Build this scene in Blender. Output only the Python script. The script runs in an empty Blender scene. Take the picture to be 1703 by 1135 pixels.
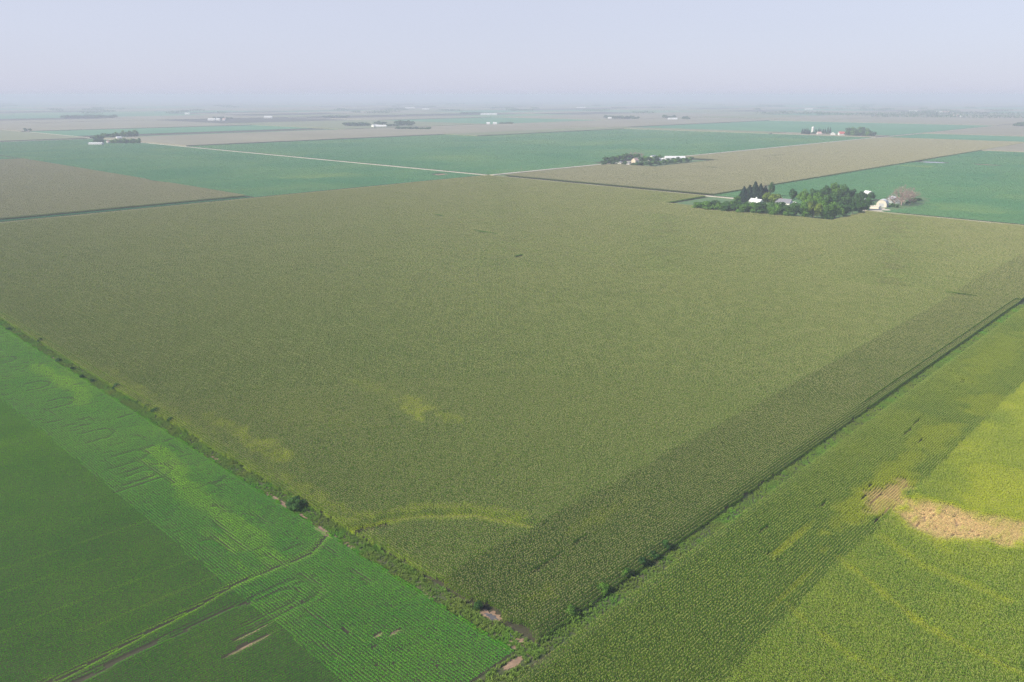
import bpy, math, random
import numpy as np
R = math.radians
C = bpy.context.scene.collection
rng = np.random.default_rng(11)
random.seed(11)

# ------------------------------------------------------------------ camera, sky, sun, exposure
H = 120.0                                     # height of the aircraft above the fields
FPX, CX, CY, PW = 1332.0, 851.5, 567.5, 1703.0
PITCH, HEAD = R(17.07), R(43.76)              # looking down 17 degrees; world X and Y run along the section grid
sc = bpy.context.scene
cam_d = bpy.data.cameras.new('camera'); cam = bpy.data.objects.new('camera', cam_d); C.objects.link(cam)
cam.location = (0, 0, H); cam.rotation_euler = (math.pi/2-PITCH, 0, HEAD-math.pi/2)
cam_d.sensor_width = 36; cam_d.lens = FPX/PW*36; cam_d.clip_start = 1; cam_d.clip_end = 90000
sc.camera = cam
SUN_AZ, SUN_EL = R(43.76+112), R(35)          # direction of the sun, angle from +X
w = bpy.data.worlds.new('World'); sc.world = w; w.use_nodes = True
nt = w.node_tree; nt.nodes.clear()
out = nt.nodes.new('ShaderNodeOutputWorld'); bg = nt.nodes.new('ShaderNodeBackground')
sky = nt.nodes.new('ShaderNodeTexSky'); sky.sky_type = 'NISHITA'; sky.sun_disc = False
sky.sun_elevation = SUN_EL; sky.sun_rotation = math.atan2(math.cos(SUN_AZ), math.sin(SUN_AZ)) % (2*math.pi)
sky.air_density = 1.0; sky.dust_density = 1.0; sky.ozone_density = 2.0; sky.altitude = 400
tc = nt.nodes.new('ShaderNodeTexCoord'); sx = nt.nodes.new('ShaderNodeSeparateXYZ')
nt.links.new(tc.outputs['Generated'], sx.inputs[0])
rp = nt.nodes.new('ShaderNodeValToRGB')       # smoky summer veil: pale lavender low down, a little bluer above
rp.color_ramp.elements[0].position = 0.0; rp.color_ramp.elements[0].color = (4.65, 4.85, 6.1, 1)
rp.color_ramp.elements[1].position = 0.7; rp.color_ramp.elements[1].color = (1.0, 1.6, 3.2, 1)
e = rp.color_ramp.elements.new(0.12); e.color = (4.95, 5.1, 6.2, 1)
e = rp.color_ramp.elements.new(0.3); e.color = (2.5, 3.1, 4.8, 1)
nt.links.new(sx.outputs['Z'], rp.inputs[0])
nz = nt.nodes.new('ShaderNodeTexNoise'); nz.inputs['Scale'].default_value = 2.2; nz.inputs['Detail'].default_value = 3
mpv = nt.nodes.new('ShaderNodeMapping'); mpv.inputs['Scale'].default_value = (1, 1, 4)
nt.links.new(tc.outputs['Generated'], mpv.inputs[0]); nt.links.new(mpv.outputs[0], nz.inputs['Vector'])
mr = nt.nodes.new('ShaderNodeMapRange'); mr.inputs['To Min'].default_value = 0.97; mr.inputs['To Max'].default_value = 1.03
nt.links.new(nz.outputs['Fac'], mr.inputs['Value'])
mx = nt.nodes.new('ShaderNodeMix'); mx.data_type = 'RGBA'; mx.inputs[0].default_value = 0.82
nt.links.new(sky.outputs[0], mx.inputs[6]); nt.links.new(rp.outputs[0], mx.inputs[7])
vm = nt.nodes.new('ShaderNodeVectorMath'); vm.operation = 'SCALE'
nt.links.new(mx.outputs[2], vm.inputs[0]); nt.links.new(mr.outputs[0], vm.inputs['Scale'])
nt.links.new(vm.outputs[0], bg.inputs['Color']); bg.inputs['Strength'].default_value = 0.10
nt.links.new(bg.outputs[0], out.inputs['Surface'])
sun_d = bpy.data.lights.new('sun', 'SUN'); sun = bpy.data.objects.new('sun', sun_d); C.objects.link(sun)
sun_d.energy = 5.0; sun_d.angle = R(0.8); sun_d.color = (1, .92, .76)
sun.rotation_euler = (0, math.pi/2-SUN_EL, SUN_AZ); sun.location = (0, 0, 400)
sc.view_settings.view_transform = 'Standard'; sc.view_settings.look = 'None'
sc.view_settings.exposure = 0.48; sc.view_settings.gamma = 1
sc.cycles.volume_bounces = 1; sc.cycles.max_bounces = 6; sc.cycles.diffuse_bounces = 3
sc.cycles.transmission_bounces = 2; sc.cycles.glossy_bounces = 1
sc.cycles.use_denoising = True; sc.cycles.denoiser = 'OPENIMAGEDENOISE'; sc.cycles.denoising_prefilter = 'NONE'; sc.cycles.denoising_input_passes = 'RGB_ALBEDO_NORMAL'

# ------------------------------------------------------------------ helpers
def P(px, py, z=0.0):
    """ground point (metres) seen at a pixel of the 1703x1135 photograph, on the level z"""
    r = px-CX; u = CY-py
    F = FPX*math.cos(PITCH)+u*math.sin(PITCH); U = -FPX*math.sin(PITCH)+u*math.cos(PITCH)
    t = (H-z)/-U; a, b = r*t, F*t
    return a*math.sin(HEAD)+b*math.cos(HEAD), -a*math.cos(HEAD)+b*math.sin(HEAD)
def proj(X, Y, Z=0.0):
    r = X*math.sin(HEAD)-Y*math.cos(HEAD); F = X*math.cos(HEAD)+Y*math.sin(HEAD); U = Z-H
    d = F*math.cos(PITCH)-U*math.sin(PITCH); u = F*math.sin(PITCH)+U*math.cos(PITCH)
    d1 = np.maximum(d, 1.0)
    return CX+r/d1*FPX, CY-u/d1*FPX, d
def tag(o, label=None, cat=None, group=None, kind=None):
    if label: o['label'] = label
    if cat: o['category'] = cat
    if group: o['group'] = group
    if kind: o['kind'] = kind
    return o
def mesh_np(name, V, F, mat=None, attrs=None, smooth=False, mats=None, midx=None):
    """V (n,3), F: list of faces or an (m,k) array"""
    me = bpy.data.meshes.new(name)
    V = np.asarray(V, dtype=np.float32)
    if isinstance(F, np.ndarray):
        m, k = F.shape
        me.vertices.add(len(V)); me.vertices.foreach_set('co', V.ravel())
        me.loops.add(m*k); me.loops.foreach_set('vertex_index', F.astype(np.int32).ravel())
        me.polygons.add(m); me.polygons.foreach_set('loop_start', np.arange(0, m*k, k, dtype=np.int32))
        me.polygons.foreach_set('loop_total', np.full(m, k, dtype=np.int32))
        me.update(calc_edges=True)
    else:
        me.from_pydata(V.tolist(), [], F); me.update()
    for m_ in (mats or ([mat] if mat else [])): me.materials.append(m_)
    if midx is not None: me.polygons.foreach_set('material_index', np.asarray(midx, dtype=np.int32))
    for n_, (dom, arr) in (attrs or {}).items():
        a = me.attributes.new(n_, 'FLOAT', dom); a.data.foreach_set('value', np.asarray(arr, dtype=np.float32))
    if smooth: me.polygons.foreach_set('use_smooth', np.ones(len(me.polygons), dtype=bool))
    return me
def link(name, me, parent=None, loc=(0, 0, 0), rz=0):
    o = bpy.data.objects.new(name, me); C.objects.link(o); o.location = loc; o.rotation_euler = (0, 0, rz)
    if parent: o.parent = parent
    return o
def empty(name, loc, rz=0):
    o = bpy.data.objects.new(name, None); C.objects.link(o); o.location = loc; o.rotation_euler = (0, 0, rz)
    o.empty_display_size = 1
    return o
def vnoise(x, y, s, seed=0, octv=3):
    x = np.asarray(x, dtype=np.float64)/s; y = np.asarray(y, dtype=np.float64)/s
    tot = 0; amp = 1; nrm = 0
    for k in range(octv):
        xi = np.floor(x).astype(np.int64); yi = np.floor(y).astype(np.int64); fx = x-xi; fy = y-yi
        fx = fx*fx*(3-2*fx); fy = fy*fy*(3-2*fy)
        def h(a, b):
            v = (a*374761393+b*668265263+(seed+k*17)*2147483647) & 0xffffffff
            v = ((v ^ (v >> 13))*1274126177) & 0xffffffff
            return ((v ^ (v >> 16)) & 0xffff)/65535.0
        v = (h(xi, yi)*(1-fx)+h(xi+1, yi)*fx)*(1-fy)+(h(xi, yi+1)*(1-fx)+h(xi+1, yi+1)*fx)*fy
        tot = tot+v*amp; nrm += amp; amp *= .5; x = x*2.03+7.1; y = y*2.03+3.7
    return tot/nrm
def segdist(x, y, pts):
    """distance to a polyline"""
    d = np.full(np.shape(x), 1e9)
    for (ax, ay), (bx, by) in zip(pts[:-1], pts[1:]):
        vx, vy = bx-ax, by-ay; L = vx*vx+vy*vy+1e-9
        t = np.clip(((x-ax)*vx+(y-ay)*vy)/L, 0, 1)
        d = np.minimum(d, np.hypot(x-ax-t*vx, y-ay-t*vy))
    return d
def blob(x, y, cx, cy, rx, ry, seed=0, rough=.6):
    """1 in the middle of a ragged patch, 0 outside"""
    q = np.hypot((x-cx)/rx, (y-cy)/ry)+(vnoise(x, y, max(2.0, min(rx, ry)*.7), seed)-.5)*2*rough
    return np.clip((1.15-q)/.5, 0, 1)

# ------------------------------------------------------------------ materials
def newmat(name):
    m = bpy.data.materials.new(name); m.use_nodes = True; t = m.node_tree; t.nodes.clear()
    return m, t, t.nodes.new('ShaderNodeOutputMaterial')
def node(t, k, **kw):
    n = t.nodes.new(k)
    for a, v in kw.items():
        if a in n.bl_rna.properties.keys() or hasattr(n, a): setattr(n, a, v)
    return n
def mixc(t, f, a, b, blend='MIX'):
    n = t.nodes.new('ShaderNodeMix'); n.data_type = 'RGBA'; n.blend_type = blend
    for i, v in ((0, f), (6, a), (7, b)):
        if isinstance(v, (int, float)): n.inputs[i].default_value = v
        elif isinstance(v, tuple): n.inputs[i].default_value = (*v, 1)
        else: t.links.new(v, n.inputs[i])
    return n.outputs[2]
def rng_(t, v, a, b, c, d, clamp=True):
    n = t.nodes.new('ShaderNodeMapRange'); n.clamp = clamp
    t.links.new(v, n.inputs['Value'])
    for k, x in zip(('From Min', 'From Max', 'To Min', 'To Max'), (a, b, c, d)): n.inputs[k].default_value = x
    return n.outputs[0]
def noise_w(t, scale, detail=3, sc3=(1, 1, 1), rough=.55):
    g = t.nodes.new('ShaderNodeNewGeometry'); mp = t.nodes.new('ShaderNodeMapping'); mp.inputs['Scale'].default_value = sc3
    n = t.nodes.new('ShaderNodeTexNoise'); n.inputs['Scale'].default_value = scale; n.inputs['Detail'].default_value = detail
    n.inputs['Roughness'].default_value = rough
    t.links.new(g.outputs['Position'], mp.inputs[0]); t.links.new(mp.outputs[0], n.inputs['Vector'])
    return n.outputs['Fac']
def crop_mat(name, green, yellow, brown, tassel=(.3, .25, .13), patch=.25, patch_s=(.012, .03), sat2=None, transl=.08):
    m, t, o = newmat(name)
    at = node(t, 'ShaderNodeAttribute', attribute_type='INSTANCER', attribute_name='tint').outputs['Fac']
    lv = node(t, 'ShaderNodeAttribute', attribute_type='GEOMETRY', attribute_name='lv').outputs['Fac']
    c = mixc(t, rng_(t, at, 0, 1, 0, 1), green, yellow)
    c = mixc(t, rng_(t, at, 1, 2, 0, 1), c, brown)
    big = noise_w(t, patch_s[0], 4, (1, .45, 1))
    c = mixc(t, rng_(t, big, .35, .68, 0, patch), c, sat2 or yellow)
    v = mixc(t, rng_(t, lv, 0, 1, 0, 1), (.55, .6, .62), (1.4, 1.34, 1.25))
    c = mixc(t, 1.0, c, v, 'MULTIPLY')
    c = mixc(t, rng_(t, lv, 1.4, 1.6, 0, 1), c, tassel)
    p = t.nodes.new('ShaderNodeBsdfPrincipled'); t.links.new(c, p.inputs['Base Color'])
    p.inputs['Roughness'].default_value = .7; p.inputs['Specular IOR Level'].default_value = .08
    tr = t.nodes.new('ShaderNodeBsdfTranslucent'); t.links.new(mixc(t, 1.0, c, (1.15, 1.2, .6), 'MULTIPLY'), tr.inputs['Color'])
    ms = t.nodes.new('ShaderNodeMixShader'); ms.inputs[0].default_value = transl
    t.links.new(p.outputs[0], ms.inputs[1]); t.links.new(tr.outputs[0], ms.inputs[2]); t.links.new(ms.outputs[0], o.inputs[0])
    return m
def leaf_mat(name, ca, cb, transl=.3):
    m, t, o = newmat(name)
    oi = t.nodes.new('ShaderNodeObjectInfo')
    lv = node(t, 'ShaderNodeAttribute', attribute_type='GEOMETRY', attribute_name='lv').outputs['Fac']
    c = mixc(t, oi.outputs['Random'], ca, cb)
    c = mixc(t, 1.0, c, mixc(t, rng_(t, lv, 0, 1, 0, 1), (.6, .62, .7), (1.4, 1.36, 1.1)), 'MULTIPLY')
    p = t.nodes.new('ShaderNodeBsdfPrincipled'); t.links.new(c, p.inputs['Base Color'])
    p.inputs['Roughness'].default_value = .7; p.inputs['Specular IOR Level'].default_value = .08
    tr = t.nodes.new('ShaderNodeBsdfTranslucent'); t.links.new(c, tr.inputs['Color'])
    ms = t.nodes.new('ShaderNodeMixShader'); ms.inputs[0].default_value = transl
    t.links.new(p.outputs[0], ms.inputs[1]); t.links.new(tr.outputs[0], ms.inputs[2]); t.links.new(ms.outputs[0], o.inputs[0])
    return m
def surf_mat(name, ca, cb, scale=.3, detail=5, rough=.9, sc3=(1, 1, 1), lo=.35, hi=.65, metal=0, bump=0, cc=None, s2=3.0):
    m, t, o = newmat(name)
    n = noise_w(t, scale, detail, sc3)
    c = mixc(t, rng_(t, n, lo, hi, 0, 1), ca, cb)
    if cc:
        n2 = noise_w(t, s2, 4); c = mixc(t, rng_(t, n2, .45, .7, 0, .8), c, cc)
    p = t.nodes.new('ShaderNodeBsdfPrincipled'); t.links.new(c, p.inputs['Base Color'])
    p.inputs['Roughness'].default_value = rough; p.inputs['Metallic'].default_value = metal
    if bump:
        b = t.nodes.new('ShaderNodeBump'); b.inputs['Distance'].default_value = bump; b.inputs['Strength'].default_value = .8
        t.links.new(n, b.inputs['Height']); t.links.new(b.outputs[0], p.inputs['Normal'])
    t.links.new(p.outputs[0], o.inputs[0])
    return m
M = {}
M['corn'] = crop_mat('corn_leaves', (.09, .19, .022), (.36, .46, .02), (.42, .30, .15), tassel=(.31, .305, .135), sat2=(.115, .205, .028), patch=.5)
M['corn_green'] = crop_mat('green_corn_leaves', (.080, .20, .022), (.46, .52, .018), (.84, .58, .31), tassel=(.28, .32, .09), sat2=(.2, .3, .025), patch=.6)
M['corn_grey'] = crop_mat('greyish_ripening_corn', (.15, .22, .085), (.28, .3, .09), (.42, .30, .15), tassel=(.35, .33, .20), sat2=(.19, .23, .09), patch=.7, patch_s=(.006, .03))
M['soy'] = crop_mat('soybean_leaves', (.022, .225, .009), (.25, .54, .010), (.32, .24, .13), tassel=(.1, .1, .1), sat2=(.07, .31, .025), patch=.6, patch_s=(.02, .03))
M['soy_far'] = crop_mat('hazy_far_soybean_leaves', (.085, .255, .13), (.24, .37, .14), (.32, .27, .2), tassel=(.1, .1, .1), sat2=(.13, .30, .15), patch=.8, patch_s=(.008, .03))  # leaf colour lightened so that it carries part of the distance haze
M['weed'] = crop_mat('ditch_grass_blades', (.12, .36, .04), (.22, .27, .06), (.3, .22, .13), sat2=(.17, .25, .06), patch=.8, patch_s=(.15, .03))
M['ground'] = surf_mat('dark_field_soil', (.035, .04, .018), (.06, .055, .028), .05, 6, cc=(.075, .06, .035), s2=1.2)
M['ditch'] = surf_mat('grassy_ditch_ground', (.04, .075, .015), (.07, .09, .03), .25, 6, cc=(.10, .08, .045), s2=.2)
M['verge'] = surf_mat('road_verge_grass', (.09, .17, .05), (.15, .19, .07), .1, 6, bump=.3)
M['gravel'] = surf_mat('pale_gravel', (.50, .45, .36), (.62, .57, .47), .2, 6, cc=(.4, .36, .28), s2=.05)
M['mud'] = surf_mat('pinkish_bare_soil', (.24, .15, .10), (.36, .24, .16), .6, 6, cc=(.22, .16, .11), s2=1.7, bump=.15)
M['water'] = surf_mat('muddy_puddle_water', (.10, .095, .10), (.14, .13, .135), .4, 3, rough=.08)
M['lawn'] = surf_mat('mown_farmyard_grass', (.08, .17, .06), (.11, .20, .08), .06, 6, cc=(.15, .18, .08), s2=.15)
M['corn_flat'] = surf_mat('distant_corn_canopy', (.22, .20, .13), (.28, .255, .17), .006, 6, sc3=(1, .5, 1), cc=(.20, .20, .12), s2=.05)
M['soy_flat'] = surf_mat('distant_soybean_canopy', (.05, .20, .09), (.09, .26, .11), .006, 6, sc3=(1, .5, 1), cc=(.06, .18, .07), s2=.05)
M['bark'] = surf_mat('tree_bark', (.09, .075, .055), (.16, .13, .1), 1.5)
M['deadwood'] = surf_mat('bare_pinkish_twigs', (.30, .22, .19), (.40, .30, .26), 1.5)
M['leaf_a'] = leaf_mat('broad_tree_leaves', (.10, .23, .04), (.15, .29, .05))
M['leaf_b'] = leaf_mat('dark_tree_leaves', (.055, .14, .04), (.08, .18, .05))
M['leaf_c'] = leaf_mat('yellowish_tree_leaves', (.17, .25, .045), (.20, .28, .055))
M['needle'] = leaf_mat('spruce_needles', (.022, .048, .035), (.032, .06, .035), .1)
M['white_metal'] = surf_mat('white_painted_metal', (.74, .74, .73), (.8, .8, .79), .5, 3, rough=.45, cc=(.68, .67, .64), s2=.6)
M['white_wall'] = surf_mat('white_siding', (.70, .69, .66), (.78, .77, .74), .5, 3, rough=.7)
M['beige_wall'] = surf_mat('beige_walls', (.60, .50, .38), (.68, .58, .46), .5, 3)
M['cream_wall'] = surf_mat('cream_walls', (.60, .54, .45), (.68, .62, .53), .5, 3)
M['grey_roof'] = surf_mat('grey_shingles', (.17, .17, .20), (.24, .24, .27), 1.2, 4)
M['red_roof'] = surf_mat('red_roofing', (.48, .10, .08), (.56, .15, .12), .6, 4)
M['pink_roof'] = surf_mat('faded_pink_roofing', (.55, .36, .32), (.62, .42, .38), .6, 4)
M['brown_wall'] = surf_mat('brown_boards', (.20, .11, .08), (.27, .16, .11), .6, 4)
M['tin'] = surf_mat('galvanised_steel', (.55, .56, .58), (.66, .67, .69), .4, 4, rough=.4, metal=.4)
M['glass'] = surf_mat('dark_window_glass', (.03, .035, .045), (.05, .055, .065), .4, 2, rough=.1)
M['wood_pole'] = surf_mat('weathered_pole_wood', (.28, .22, .17), (.36, .3, .24), 1)

# ------------------------------------------------------------------ the ground and the roads
def slab(name, x0, y0, x1, y1, z, mat, label, kind='structure', nx=1, ny=1, z0=None):
    xs = np.linspace(x0, x1, nx+1); ys = np.linspace(y0, y1, ny+1)
    V = [(x, y, z) for y in ys for x in xs]
    F = [[j*(nx+1)+i, j*(nx+1)+i+1, (j+1)*(nx+1)+i+1, (j+1)*(nx+1)+i] for j in range(ny) for i in range(nx)]
    if z0 is not None:
        b = len(V); V += [(x0, y0, z0), (x1, y0, z0), (x1, y1, z0), (x0, y1, z0)]
        a, c_, d, e_ = 0, nx, (ny+1)*(nx+1)-1, ny*(nx+1)
        F += [[b, b+1, c_, a], [b+1, b+2, d, c_], [b+2, b+3, e_, d], [b+3, b, a, e_]]
    return tag(link(name, mesh_np(name, V, F, mat)), label, None, None, kind)
slab('ground', -3000, -3000, 24000, 24000, 0, M['ground'], 'flat farmland soil running out to the hazy horizon', nx=27, ny=27)
RX, RY = 893.0, 903.0                          # the two gravel roads meet at the far corner of the corn
MILE = 1609.0
def road(x0, y0, x1, y1, lab, wd=7.0, top=.45):
    if x1-x0 > y1-y0: a, b, c_, d = x0, y0-wd/2, x1, y1+wd/2
    else: a, b, c_, d = x0-wd/2, y0, x1+wd/2, y1
    return slab('road', a, b, c_, d, top, M['gravel'], lab, z0=-.2)
def verge(x0, y0, x1, y1, lab):
    if x1-x0 > y1-y0: a, b, c_, d = x0, y0-7.2, x1, y1+7.2
    else: a, b, c_, d = x0-7.2, y0, x1+7.2, y1
    return slab('road_verge', a, b, c_, d, .12, M['verge'], lab)
road(RX, -600, RX, 9000, 'pale straight gravel road passing the farmstead and running to the left horizon')
verge(RX, -600, RX, 9000, 'grass verges along the gravel road running to the left horizon')
road(-400, RY, RX-3.6, RY, 'pale gravel road along the far left edge of the big corn field', top=.44)
road(RX+3.6, RY, 9000, RY, 'pale gravel road running from the far corn corner toward the red barn', wd=8, top=.95)
slab('road_verge', -400, RY-7.2, RX-7.3, RY+7.2, .12, M['verge'], 'grass verges of the road along the far left edge')
slab('road_verge', RX+7.3, RY-28, 9000, RY+7.2, .12, M['verge'], 'grass verges of the road toward the red barn')
road(RX+MILE, -600, RX+MILE, 9000, 'distant gravel road one mile beyond the first', wd=9, top=.46)
road(-400, RY+MILE, 9000, RY+MILE, 'distant gravel road crossing behind the left farmstead', wd=9, top=.46)
# ditch between the fields: two strips meeting at the near corner
slab('ditch_bank', 108.6, 99.0, 115.6, 894, .05, M['ditch'], 'grassy ditch strip between the soybeans and the big corn field', ny=40)
slab('ditch_bank', 115.6, 98.2, 884, 103.4, .045, M['ditch'], 'narrow grassy strip between the two corn fields on the right', nx=40)
slab('ditch_bank', -60, 98.2, 108.6, 104.4, .045, M['ditch'], 'grassy strip below the soybean field at the bottom edge', nx=10)
slab('farmyard_lawn', 783, 316, 889, 512, .1, M['lawn'], 'grassy farmyard ground around the farmstead trees')
slab('farmyard_lawn', 897.2, 296, 1075, 352, .09, M['lawn'], 'grassy ground under the bare trees across the road')
def patch(name, pts, z, mat, label, rough=.9, n=64, kind='structure'):
    """an irregular flat patch round a polyline/blob given as centre and radii"""
    cx, cy, rx, ry, ang = pts
    V = [(cx, cy, z)]; 
    for i in range(n):
        a = 2*math.pi*i/n; r = 1+(float(vnoise(np.array([math.cos(a)*2+cx]), np.array([math.sin(a)*2+cy]), .8, 5)[0])-.5)*2*rough
        x, y = rx*r*math.cos(a), ry*r*math.sin(a)
        V.append((cx+x*math.cos(ang)-y*math.sin(ang), cy+x*math.sin(ang)+y*math.cos(ang), z))
    F = [[0, i+1, (i+1) % n+1] for i in range(n)]
    return tag(link(name, mesh_np(name, V, F, mat)), label, None, None, kind)
for i, (x, y, rx, ry) in enumerate([(110.6, 203, .8, 10), (110.1, 179.5, 1.0, 5), (110.9, 169, .8, 3.5), (110.6, 137, .6, 4), (110.9, 325, .7, 7),
                                    (111.1, 420, .7, 18), (112.0, 106.4, 2.6, 1.4), (107.2, 102.2, 3.5, .9), (111.4, 246, .5, 5)]):
    patch('bare_soil', (x, y, rx, ry, 0), .075+.003*i, M['mud'], ['pinkish bare soil beside the round green bush', 'bare soil bank where the yellow arc meets the ditch', 'small bare bank just below the yellow arc', 'small bare bank midway down the ditch',
          'bare soil gap far up the ditch', 'long pale soil edge at the far left of the ditch', 'bare tan soil at the near corner of the fields', 'bare soil strip at the bottom edge of the soybeans', 'thin soil strip up the ditch past the bush'][i])
patch('bare_soil', (115.6, 118.2, 1.7, 3.0, 0), .09, M['mud'], 'pinkish mud around the small puddle at the corn edge')
for bx, by, ra, rb, lb in [(69.6, 150.0, 6.0, .42, 'tan bare streak between the soybean rows at lower left'), (72.4, 153.6, 4.5, .26, 'thin bare streak above the tan one in the soybeans'), (92.5, 131.5, 1.3, .4, 'small bare spot among the soybean tracks'), (95.5, 129.5, 1.6, .45, 'pale bare spot right of the small one in the soybeans')]:
    patch('bare_soil', (bx, by, ra, rb, 0), .03, M['mud'], lb)
M['straw'] = surf_mat('straw_coloured_dry_soil', (.46, .31, .16), (.58, .40, .21), .5, 6, cc=(.36, .25, .14), s2=1.5)
patch('bare_soil', (236, 53, 11, 11.5, 0), .03, M['straw'], 'tan dried out ground in the right hand corn field')
patch('bare_soil', (243.5, 36, 8, 8.5, 0), .034, M['straw'], 'tan dried out ground at the right edge of the view')
patch('bare_soil', (244, 70.5, 12, 4, 0), .038, M['straw'], 'tan dried out ground between the end rows')
patch('puddle', (115.5, 117.8, .8, 1.9, 0), .11, M['water'], 'small muddy puddle at the near corn edge')
patch('puddle', (113.6, 109.6, .6, .9, 0), .11, M['water'], 'tiny dark puddle in the weeds near the corner')
patch('bare_soil', (852, 968, 14, 16, 0), .1, M['mud'], 'bare pinkish spot in the far soybeans near the crossroads')
patch('bare_soil', (876, 888, 9, 13, 0), .1, M['gravel'], 'pale bare corner at the far end of the corn')
patch('farmyard_gravel', (912, 322, 15, 10, .3), .14, M['gravel'], 'pale gravel yard in front of the domed shed')

# ------------------------------------------------------------------ crops: real leaves, set out in rows 0.76 m apart
ROW = .76
def corn_plants(xs, ys, nleaf, wleaf, hscale=1.0, seed=0, nt_=2, tw=.075):
    """leaf and tassel quads for plants at xs, ys"""
    r = np.random.default_rng(seed); n = len(xs)
    V = []; lv = []
    hp = 2.35*hscale*(1+r.normal(0, .05, n)); pv_ = r.normal(0, .11, n)
    for k in range(nleaf):
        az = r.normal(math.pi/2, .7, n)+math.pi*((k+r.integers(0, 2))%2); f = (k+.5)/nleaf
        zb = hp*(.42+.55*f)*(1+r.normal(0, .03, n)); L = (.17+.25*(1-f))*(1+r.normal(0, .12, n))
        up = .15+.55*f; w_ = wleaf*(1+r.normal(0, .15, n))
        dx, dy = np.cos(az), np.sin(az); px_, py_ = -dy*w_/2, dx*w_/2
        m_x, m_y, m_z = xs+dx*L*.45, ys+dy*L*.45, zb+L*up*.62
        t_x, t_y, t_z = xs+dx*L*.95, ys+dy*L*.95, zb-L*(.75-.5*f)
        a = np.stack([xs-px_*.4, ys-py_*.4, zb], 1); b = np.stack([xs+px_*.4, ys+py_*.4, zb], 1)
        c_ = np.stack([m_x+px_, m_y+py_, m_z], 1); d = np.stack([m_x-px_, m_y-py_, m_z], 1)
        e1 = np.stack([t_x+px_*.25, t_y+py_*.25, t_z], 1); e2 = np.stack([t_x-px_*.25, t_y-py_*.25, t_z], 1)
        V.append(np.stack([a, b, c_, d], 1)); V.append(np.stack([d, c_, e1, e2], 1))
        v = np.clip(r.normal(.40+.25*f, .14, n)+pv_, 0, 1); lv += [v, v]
    for k in range(nt_):                        # tassels
        if k: continue
        az = r.uniform(0, math.pi, n)+k*1.3; ww = tw; dx, dy = np.cos(az)*ww, np.sin(az)*ww
        ht = .34+r.random(n)*.1; z0 = hp+.02
        V.append(np.stack([np.stack([xs-dx*.3, ys-dy*.3, z0], 1), np.stack([xs+dx*.3, ys+dy*.3, z0], 1),
                           np.stack([xs+dx, ys+dy, z0+ht], 1), np.stack([xs-dx, ys-dy, z0+ht], 1)], 1))
        lv.append(np.full(n, 2.0))
    V = np.concatenate(V); lv = np.concatenate(lv)
    return V.reshape(-1, 3), lv
def soy_leaves(xs, ys, r, size, per, width=.235, hgt=.74):
    """small leaf quads on a rounded hedge-like row through the points"""
    n = len(xs)*per; x = np.repeat(xs, per)+r.uniform(-.5, .5, n)*ROW/max(1, 1); y0 = np.repeat(ys, per)
    th = r.uniform(-1.35, 1.35, n); rad = 1-.12*r.random(n)
    y = y0+np.sin(th)*width*rad*1.12; z = .12+(hgt-.12)*np.cos(th)**.6*rad+r.normal(0, .045, n)
    nx_, ny_, nz_ = r.normal(0, .3, n), np.sin(th)*1.0+r.normal(0, .25, n), np.cos(th)*.8+.25
    N = np.stack([nx_, ny_, nz_], 1); N /= np.linalg.norm(N, axis=1)[:, None]
    A = np.cross(N, r.normal(0, 1, (n, 3))); A /= np.linalg.norm(A, axis=1)[:, None]; B = np.cross(N, A)
    s = size*(1+r.normal(0, .2, n))[:, None]/2; c0 = np.stack([x, y, z], 1)
    V = np.stack([c0-A*s, c0-B*s*.8, c0+A*s, c0+B*s*.8], 1)
    return V.reshape(-1, 3), np.clip(r.normal(.5, .25, n), 0, 1)
def tile_mesh(kind, size, mat, seed):
    r = np.random.default_rng(seed); nr = int(round(size/ROW))
    yy = (np.arange(nr)-(nr-1)/2)*ROW
    if kind == 'corn':
        dp = .19 if size < 5 else (.25 if size < 15 else .38)
        npl = int(round(size/dp)); xx = (np.arange(npl)-(npl-1)/2)*size/npl
        X, Y = np.meshgrid(xx, yy); X = X.ravel()+r.normal(0, .03, X.size); Y = Y.ravel()+r.normal(0, .03, Y.size)
        nl, wl, nt_ = ((8, .105, 2) if size < 5 else ((7, .15, 2) if size < 15 else (5, .29, 1)))
        V, lv = corn_plants(X, Y, nl, wl, 1.0, seed+1, nt_, .068*dp/.19)
    else:
        if size < 1: per, s = 46, .135
        elif size < 5: per, s = 34, .16
        elif size < 15: per, s = 20, .22
        else: per, s = 11, .31
        xx = (np.arange(nr)-(nr-1)/2)*ROW
        X, Y = np.meshgrid(xx, yy)
        V, lv = soy_leaves(X.ravel(), Y.ravel(), r, s, per)
    F = np.arange(len(V)).reshape(-1, 4)
    return mesh_np('tile', V, F, mat, {'lv': ('FACE', lv)})
TILES = {}
def tiles(kind, lvl, matkey):
    key = (kind, lvl, matkey)
    if key not in TILES:
        col = bpy.data.collections.new('plants_%s_%d_%s' % (kind, lvl, matkey))
        nv = {0: 12, 1: 5, 2: 3, 3: 2}[lvl]
        for i in range(nv):
            o = bpy.data.objects.new('plants_%02d' % i, tile_mesh(kind, LV[lvl], M[matkey], 100*lvl+i+(7 if kind == 'corn' else 51)))
            col.objects.link(o)
        TILES[key] = (col, nv)
    return TILES[key]
LV = [ROW, ROW*4, ROW*16, ROW*32]
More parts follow.
